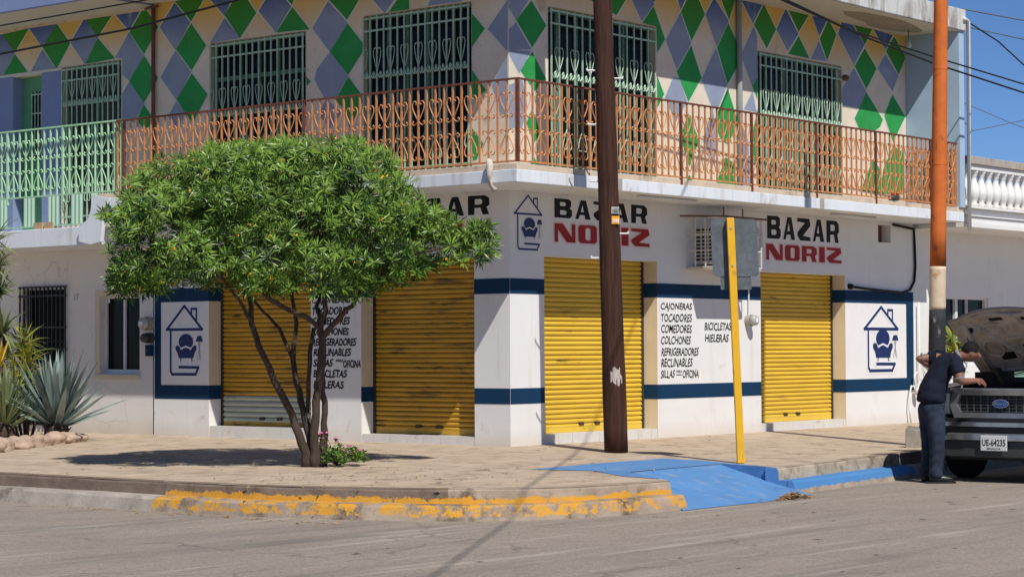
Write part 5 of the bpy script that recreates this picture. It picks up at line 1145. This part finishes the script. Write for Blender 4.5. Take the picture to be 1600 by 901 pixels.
b.build('body', MT['carpaint'], CAR, bevel=.02)
b = MB(); b.box(.30,-.735,.45,1.40,.735,.84)
rr = random.Random(3)
for k in range(26):
    x, y = rr.uniform(.42,1.3), rr.uniform(-.65,.65); s = rr.uniform(.05,.13); b.box(x-s, y-s*1.2, .84, x+s, y+s*1.2, .84+rr.uniform(.04,.22))
b.box(1.36,-.74,.45,1.405,.74,1.17); b.box(.95,.40,.84,1.34,.74,1.30); b.tube([(1.1,.55,1.29),(.9,.4,1.31),(.7,.2,1.15)], .05, 9)  # tall side box is added: its dark stands in for shade under the hood
for k in range(8):
    x, y = rr.uniform(.4,1.2), rr.uniform(-.6,.6); b.tube([(x,y,.95),(x+.1,y+.15,1.08),(x+.1,y+.4,1.0)], .022, 7)
b.build('engine', MT['engine'], CAR)
# grille with chrome surround
b = MB()
fr = [(-.60,.765),(.60,.765),(.66,.93),(.60,1.095),(-.60,1.095),(-.66,.93)]; inn = [(-.53,.825),(.53,.825),(.575,.93),(.53,1.035),(-.53,1.035),(-.575,.93)]
for i in range(6):
    a, c, d, e_ = fr[i], fr[(i+1)%6], inn[(i+1)%6], inn[i]
    b.hexa([(.13,a[0],a[1]),(.13,c[0],c[1]),(.15,d[0],d[1]),(.15,e_[0],e_[1])], [(.24,a[0],a[1]),(.24,c[0],c[1]),(.24,d[0],d[1]),(.24,e_[0],e_[1])])
b.box(.15,-.66,1.097,.30,.66,1.115)
gr = b.build('grille_surround', MT['chrome'], CAR)
b = MB(); b.box(.22,-.57,.83,.235,.57,1.03); b.build('grille_back', MT['black'], gr)
b = MB()
for k in range(13): b.box(.190,-.55+k*.0917-.0035,.83,.198,-.55+k*.0917+.0035,1.03)
for k in range(6): b.box(.1905,-.56,.838+k*.038,.1975,.56,.843+k*.038)
b.build('grille_mesh', MT['grillegrey'], gr)
b = MB(); n = 28
el = lambda r1, r2, x: [(x, r1*math.cos(6.2832*i/n), .935+r2*math.sin(6.2832*i/n)) for i in range(n)]
b.prism(el(.105,.052,.150), (.02,0,0)); em = b.build('emblem_rim', MT['chrome'], CAR)
b = MB(); b.prism(el(.096,.044,.146), (.01,0,0)); eb = b.build('emblem', MT['emblem'], em)
vs, fs = text_mesh('Ford', .085, .3, .0); xs = [v[0] for v in vs]
b = MB(); b.add([(.1445, -(x-(max(xs)+min(xs))/2)*.95, .918+y*.62) for x, y, _ in vs], fs); b.build('emblem_lettering', MT['chrome'], em, recalc=False)
for s in (-1, 1):
    b = MB(); q = [(.16,s*.665,.80),(.19,s*.93,.82),(.21,s*.95,1.02),(.17,s*.675,1.06)]
    b.add([q[0],q[1],q[2],q[3]]+[(x+.08,y,z) for x, y, z in q], [(0,1,2,3),(4,5,6,7),(0,1,5,4),(1,2,6,5),(2,3,7,6),(3,0,4,7)]); hl = b.build('headlight', MT['headlight'], CAR, bevel=.012)
    b = MB(); b.box(.24,min(s*.66,s*.955),.79,.30,max(s*.66,s*.955),1.07); b.build('headlight_housing', MT['carplastic'], hl)
# bumper: chrome bar over a dark valance
def bump(x, pts): return [(x+abs(y)**3*.10, y, 0) for y in pts]
ys = [-.99,-.9,-.7,-.4,0,.4,.7,.9,.99]
def strip(mb, z0, z1, x0, x1):
    rings = [[(x0+abs(y)**4*.12,y,z0),(x0+abs(y)**4*.12,y,z1),(x1,y,z1),(x1,y,z0)] for y in ys]; loft(mb, rings)
b = MB(); strip(b, .665, .715, .02, .26); b.build('bumper_trim', MT['chrome'], CAR)
b = MB(); strip(b, .715, .76, .06, .26); bu2 = b.build('bumper_gap_filler', MT['black'], CAR)
b = MB(); strip(b, .50, .585, -.02, .24); b.build('front_bumper', MT['chrome'], CAR, bevel=.012)
b = MB(); strip(b, .585, .655, .05, .24); b.build('bumper_recess', MT['black'], CAR)
b = MB(); strip(b, .30, .50, .02, .26); b.build('front_valance', MT['carplastic'], CAR, bevel=.015)
b = MB(); b.box(-.035,-.17,.385,-.024,.17,.565); lp = b.build('licence_plate', MT['plate'], CAR, bevel=.004)
vs, fs = text_mesh('UE-64235', 1, 0, .02); xs = [v[0] for v in vs]; W_ = max(xs)-min(xs)
b = MB(); b.add([(-.0365, .15-(x-min(xs))/W_*.30, .445+y*.105) for x, y, _ in vs], fs); b.build('plate_number', MT['letter'], lp, recalc=False)
vs, fs = text_mesh('SINALOA', 1, 0, .02); xs = [v[0] for v in vs]; W_ = max(xs)-min(xs)
b = MB(); b.add([(-.0365, .09-(x-min(xs))/W_*.18, .40+y*.03) for x, y, _ in vs], fs); b.build('plate_state', MT['letter'], lp, recalc=False)
# raised hood: outer skin, ribbed underside
hinge = Vector((1.42,0,1.23)); an = R(36)
def HP(s, y, o=0):   # s along the hood from hinge to nose, y across, o above the skin
    bow = .15*(1-(y/.85)**2)+(-.06 if s > 1.22 else 0)
    return hinge+Vector((-math.cos(an)*s-math.sin(an)*(o+bow), y, math.sin(an)*s+0*o+math.cos(an)*(o+bow)*1.0)) if True else None
b = MB(); ns, ny = 10, 12; Y = [-.85+1.7*j/ny for j in range(ny+1)]
def nose(y): return 1.34-.14*abs(y/.85)**3
top = [[HP(nose(y)*i/ns, y, .0) for y in Y] for i in range(ns+1)]; und = [[HP(nose(y)*i/ns, y, -.035) for y in Y] for i in range(ns+1)]
m = ny+1; vs = [p for r_ in top for p in r_]; fs = [(i*m+j, i*m+j+1, (i+1)*m+j+1, (i+1)*m+j) for i in range(ns) for j in range(ny)]
b.mi = 0; b.add(vs, fs); b.mi = 1; b.add([p for r_ in und for p in r_], fs)
b.mi = 0
rim = [top[0][j] for j in range(m)]+[top[i][ny] for i in range(1, ns+1)]+[top[ns][j] for j in range(ny-1,-1,-1)]+[top[i][0] for i in range(ns-1,0,-1)]
rim2 = [und[0][j] for j in range(m)]+[und[i][ny] for i in range(1, ns+1)]+[und[ns][j] for j in range(ny-1,-1,-1)]+[und[i][0] for i in range(ns-1,0,-1)]
b.mi = 2  # pale grey rim: the sunlit hood edge put into the colour, with some dust
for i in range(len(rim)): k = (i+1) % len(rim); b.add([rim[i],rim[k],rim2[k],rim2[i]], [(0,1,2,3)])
hd = b.build('hood', [MT['carpaint'], MT['hoodunder'], MT['trim_and_lit_rim']], CAR, recalc=True)
b = MB()
def rib(p, r=.03): b.tube([HP(s, y, -.05) for s, y in p], r, 7)
for s in (-1, 1):
    rib([(.12,s*.66),(.7,s*.70),(1.12,s*.66)]); rib([(.15,s*.05),(.6,s*.30),(1.1,s*.58)], .026)
    rib([(.55+.17*math.cos(a), s*.47+.13*math.sin(a)) for a in [i*math.pi/6 for i in range(13)]], .018)
    rib([(.92+.10*math.cos(a), s*.30+.16*math.sin(a)) for a in [i*math.pi/6 for i in range(13)]], .016)
rib([(1.16,-.62),(1.22,-.3),(1.24,0),(1.22,.3),(1.16,.62)], .035); rib([(.12,-.66),(.10,0),(.12,.66)]); rib([(.7,-.25),(.72,0),(.7,.25)], .024)
b.build('hood_ribs', MT['hoodunder'], hd, smooth=True)
for s, y, a, c in ((.95,-.62,.05,.03), (.95,.62,.05,.03), (1.08,-.2,.03,.09), (1.08,.22,.03,.09), (.35,-.35,.07,.10), (.35,.35,.07,.10), (.5,0,.05,.08), (.78,-.72,.06,.02), (.78,.72,.06,.02), (.2,-.1,.04,.06)):
    b = MB(); b.add([HP(s-a,y-c,-.040), HP(s+a,y-c,-.040), HP(s+a,y+c,-.040), HP(s-a,y+c,-.040)], [(0,1,2,3)]); b.build('hood_recess', MT['engine'], hd, recalc=False)
b = MB(); b.tube([(.36,.62,1.10), tuple(HP(1.0,.55,-.05))], .008, 6); b.build('prop_rod', MT['greypipe'], CAR)
b = MB(); b.hexa([(1.455,-.74,1.215),(1.455,.74,1.215),(1.475,.74,1.215),(1.475,-.74,1.215)], [(2.10,-.62,1.82),(2.10,.62,1.82),(2.12,.62,1.82),(2.12,-.62,1.82)]); b.v = [(x-.05, y, z+.02) for x, y, z in b.v]
ws = b.build('windshield', MT['windshield'], CAR)
b = MB(); b.tube([(1.40,.55,1.25),(1.46,.1,1.34),(1.52,-.25,1.36)], .009, 5); b.tube([(1.40,-.15,1.25),(1.48,-.45,1.36)], .009, 5); b.build('wiper', MT['black'], ws)
for s in (-1, 1):
    b = MB(); b.hexa([(2.25,s*.735,1.25),(4.6,s*.735,1.25),(4.6,s*.715,1.25),(2.25,s*.715,1.25)], [(2.5,s*.685,1.78),(4.5,s*.685,1.78),(4.5,s*.665,1.78),(2.5,s*.665,1.78)]); b.build('side_window', MT['glass'], CAR)
    b = MB(); b.box(2.0,min(s*.99,s*1.18),1.20,2.09,max(s*.99,s*1.18),1.36); b.build('side_mirror', MT['carplastic'], CAR, bevel=.02)
    for x in (.95, 4.0):
        b = MB(); b.lathe((x,s*.86,.385), [(.25,-.12),(.36,-.125),(.385,-.09),(.385,.09),(.36,.125),(.25,.12)], 28, 'y'); wh = b.build('wheel', MT['tyre'], CAR, smooth=True)
        b = MB(); b.lathe((x,s*.86,.385), [(.05,-.1),(.24,-.115),(.25,-.08),(.25,.08),(.24,.115),(.05,.1)], 20, 'y'); b.build('rim', MT['chrome'], wh, smooth=True)
    b = MB(); b.box(1.45,s*.992-.006,.70,4.8,s*.992+.006,.78); b.build('side_moulding', MT['carplastic'], CAR)
b = MB(); b.box(.4,-.8,.25,4.9,.8,.46); b.build('chassis', MT['black'], CAR)

# ------------------------------------------------------------------ the man leaning into the engine (x to the right of the picture, y away)
def skin_mesh(name, J, E, mats, parent, root=0, sub=2, folds=0):
    me = bpy.data.meshes.new(name); names = list(J); ix = {k: i for i, k in enumerate(names)}
    me.from_pydata([J[k][0] for k in names], [(ix[a], ix[c]) for a, c in E], [])
    o = bpy.data.objects.new(name, me); COL.objects.link(o)
    md = o.modifiers.new('skin', 'SKIN'); md.use_smooth_shade = True; md.branch_smoothing = .6
    for i, k in enumerate(names):
        sv = me.skin_vertices[0].data[i]; r_ = J[k][1]; sv.radius = r_ if isinstance(r_, tuple) else (r_, r_); sv.use_root = (i == root)
    sd = o.modifiers.new('sub', 'SUBSURF'); sd.levels = sub; sd.render_levels = sub
    dg = bpy.context.evaluated_depsgraph_get(); m2 = bpy.data.meshes.new_from_object(o.evaluated_get(dg))
    bpy.data.objects.remove(o); o = bpy.data.objects.new(name, m2); COL.objects.link(o)
    m2.materials.clear(); m2.materials.append(mats); m2.polygons.foreach_set('use_smooth', [True]*len(m2.polygons))
    m2.name = name
    if folds:
        m2.update(); nn_ = [v.normal.copy() for v in m2.vertices]
        for v, n_ in zip(m2.vertices, nn_):
            x, y, z = v.co
            f = math.sin(38*z+14*x+9*math.sin(11*y+3*z))*.5+math.sin(61*z-25*x+17*y)*.3+math.sin(24*x+30*y+13*z)*.4
            v.co = v.co+n_*f*folds
    if parent is not None: o.parent = parent
    return o
MAN = thing('person', 'man in navy shirt and dark jeans bending over the open engine of the car', 'person', (1.605,-5.19,ZR), ag)
chain = lambda s: list(zip(s, s[1:]))
J = {'pel': ((-.02,0,.95),(.17,.14)), 'bel': ((.0,0,1.12),(.16,.13)), 'che': ((.10,0,1.34),(.17,.14)), 'upc': ((.20,0,1.455),(.15,.12)), 'nk0': ((.29,-.01,1.50),.068), 'nk1': ((.35,-.02,1.505),.062),
     'hd0': ((.405,-.02,1.505),(.095,.088)), 'hd1': ((.455,-.02,1.535),(.118,.104)), 'hd2': ((.475,-.02,1.59),(.098,.090)),
     'sR': ((.24,-.19,1.45),.08), 'eR': ((.265,-.29,1.20),.055), 'wR': ((.42,-.22,1.21),.038), 'pR': ((.49,-.20,1.22),(.044,.024)),
     'sL': ((.16,.20,1.48),.08), 'eL': ((-.165,.16,1.475),.055), 'wL': ((.06,.20,1.37),.038), 'pL': ((.13,.20,1.34),(.044,.024)),
     'hR': ((.0,-.10,.90),.09), 'kR': ((.02,-.11,.50),.062), 'aR': ((.0,-.11,.09),.045), 'tR': ((.15,-.115,.04),.038),
     'hL': ((-.03,.10,.90),.09), 'kL': ((-.01,.11,.50),.062), 'aL': ((-.05,.12,.09),.045), 'tL': ((.09,.13,.04),.038)}
E_ = chain(['pel','bel','che','upc','nk0','nk1','hd0','hd1','hd2'])+chain(['upc','sR','eR','wR','pR'])+chain(['upc','sL','eL','wL','pL'])+chain(['pel','hR','kR','aR','tR'])+chain(['pel','hL','kL','aL','tL'])
for sd, p0, d, sp in (('R', Vector((.49,-.20,1.22)), Vector((1,.15,-.25)).normalized(), Vector((0,.5,.86))), ('L', Vector((.13,.20,1.34)), Vector((.9,-.1,-.4)).normalized(), Vector((.9,.1,.3)))):
    sp = sp.normalized()
    for k, (o_, l_) in enumerate([(-.030,.068),(-.010,.078),(.010,.074),(.030,.058)]):
        a = p0+sp*o_+d*.035; J[f'f{sd}{k}a'] = (tuple(a), .0095); J[f'f{sd}{k}b'] = (tuple(a+d*l_*.55+Vector((0,0,-.010))), .0088); J[f'f{sd}{k}c'] = (tuple(a+d*l_*.95+Vector((0,0,-.035))), .0078)
        E_ += [(f'p{sd}', f'f{sd}{k}a')]+chain([f'f{sd}{k}a', f'f{sd}{k}b', f'f{sd}{k}c'])
    a = p0-sp*.035-d*.01; J[f't{sd}0'] = (tuple(a), .011); J[f't{sd}1'] = (tuple(a-sp*.025+d*.04), .0095); E_ += [(f'p{sd}', f't{sd}0'), (f't{sd}0', f't{sd}1')]
body = skin_mesh('body', J, E_, MT['skin'], MAN, 0, 2)
# face details: nose, ears (the head looks down to the right)
b = MB(); b.tube([(.535,-.02,1.545),(.567,-.02,1.498),(.533,-.02,1.492)], [.010,.017,.012], 8); b.build('nose', MT['skin'], body, smooth=True)
for s in (-1, 1):
    b = MB(); b.lathe((.44,-.02+s*.086,1.525), [(.012,-.008),(.030,-.004),(.026,.008)], 10, 'y'); b.build('ear', MT['skin'], body, smooth=True)
    b = MB(); b.lathe((.532,-.02+s*.035,1.552), [(.004,-.006),(.012,0),(.004,.006)], 8, 'x'); b.build('eye', MT['hair'], body, smooth=True)
b = MB(); b.tube([(.512,-.05,1.468),(.520,-.02,1.465),(.512,.01,1.468)], .006, 6); b.build('mouth', MT['red'], body)
bm = bmesh.new(); bmesh.ops.create_uvsphere(bm, u_segments=22, v_segments=14, radius=1)
rr = random.Random(2)
for v in bm.verts:
    k = 1+.03*rr.uniform(-1,1); v.co = Vector((v.co.x*.112*k, v.co.y*.102*k, v.co.z*.112*k))
bmesh.ops.delete(bm, geom=[v for v in bm.verts if v.co.x*.62+v.co.z*-.55 > .052], context='VERTS')
me = bpy.data.meshes.new('hair'); bm.to_mesh(me); bm.free(); me.materials.append(MT['hair']); me.polygons.foreach_set('use_smooth', [True]*len(me.polygons)); o = bpy.data.objects.new('hair', me); COL.objects.link(o); o.location = (.450,-.02,1.567); o.parent = MAN
# shirt with short sleeves, jeans, shoes
J2 = {'hem': ((-.03,0,.93),(.225,.185)), 'pel': ((-.025,0,1.0),(.225,.185)), 'bel': ((.0,0,1.13),(.205,.175)), 'che': ((.10,0,1.34),(.215,.175)), 'upc': ((.19,0,1.455),(.185,.15)), 'nk0': ((.265,-.01,1.495),.088),
      'sR': ((.235,-.18,1.445),.105), 'mR': ((.262,-.255,1.265),.088), 'sL': ((.16,.19,1.475),.105), 'mL': ((-.05,.17,1.478),.088)}
shirt = skin_mesh('shirt', J2, chain(['hem','pel','bel','che','upc','nk0'])+chain(['upc','sR','mR'])+chain(['upc','sL','mL']), MT['navy'], MAN, 0, 3, .008)
for c0, c1 in (((.263,-.262,1.235), (.265,-.270,1.218)), ((-.088,.1685,1.478), (-.106,.1685,1.478))):
    b = MB(); b.tube([c0, c1], [.066,.066], 14); b.build('sleeve_trim', MT['trim_and_lit_rim'], shirt, smooth=True)
b = MB(); b.tube([(.285,-.012,1.500),(.318,-.014,1.512)], [.086,.078], 14); b.build('collar', MT['trim_and_lit_rim'], shirt, smooth=True)
J3 = {'wa': ((-.03,0,1.02),(.195,.16)), 'pel': ((-.03,0,.90),(.21,.17)), 'hR': ((.0,-.10,.80),.135), 'tR': ((.015,-.112,.62),.115), 'kR': ((.02,-.115,.48),.098), 'cR': ((.01,-.115,.28),.092), 'aR': ((.0,-.115,.12),.088), 'bR': ((.0,-.115,.05),.092),
      'hL': ((-.05,.10,.80),.135), 'tL': ((-.03,.11,.62),.115), 'kL': ((-.025,.115,.48),.098), 'cL': ((-.045,.12,.28),.092), 'aL': ((-.06,.125,.12),.088), 'bL': ((-.06,.125,.05),.092)}
jeans = skin_mesh('jeans', J3, chain(['wa','pel','hR','tR','kR','cR','aR','bR'])+chain(['pel','hL','tL','kL','cL','aL','bL']), MT['denim'], MAN, 0, 3, .006)
b = MB(); b.hexa([(-.06,-.176,.74),(.045,-.186,.74),(.045,-.176,.74),(-.06,-.166,.74)], [(-.07,-.166,.87),(.045,-.176,.87),(.045,-.166,.87),(-.07,-.156,.87)]); b.build('back_pocket', MT['denim'], jeans)
for nm, x, y in (('shoe',.03,-.115), ('shoe',-.02,.125)):
    b = MB(); b.tube([(x-.10,y,.052),(x-.04,y,.058),(x+.06,y-.004,.054),(x+.14,y-.006,.042),(x+.185,y-.006,.034)], [.042,.052,.048,.042,.025], 12)
    b.v = [(p[0], p[1], max(0.0, p[2])) for p in b.v]; s_ = b.build(nm, MT['shoe'], MAN, smooth=True)
    b = MB(); b.prism([(x-.145,y-.046,.002),(x+.14,y-.05,.002),(x+.205,y-.03,.002),(x+.205,y+.02,.002),(x+.14,y+.042,.002),(x-.145,y+.044,.002)], (0,0,.02)); b.build('sole', MT['black'], s_)
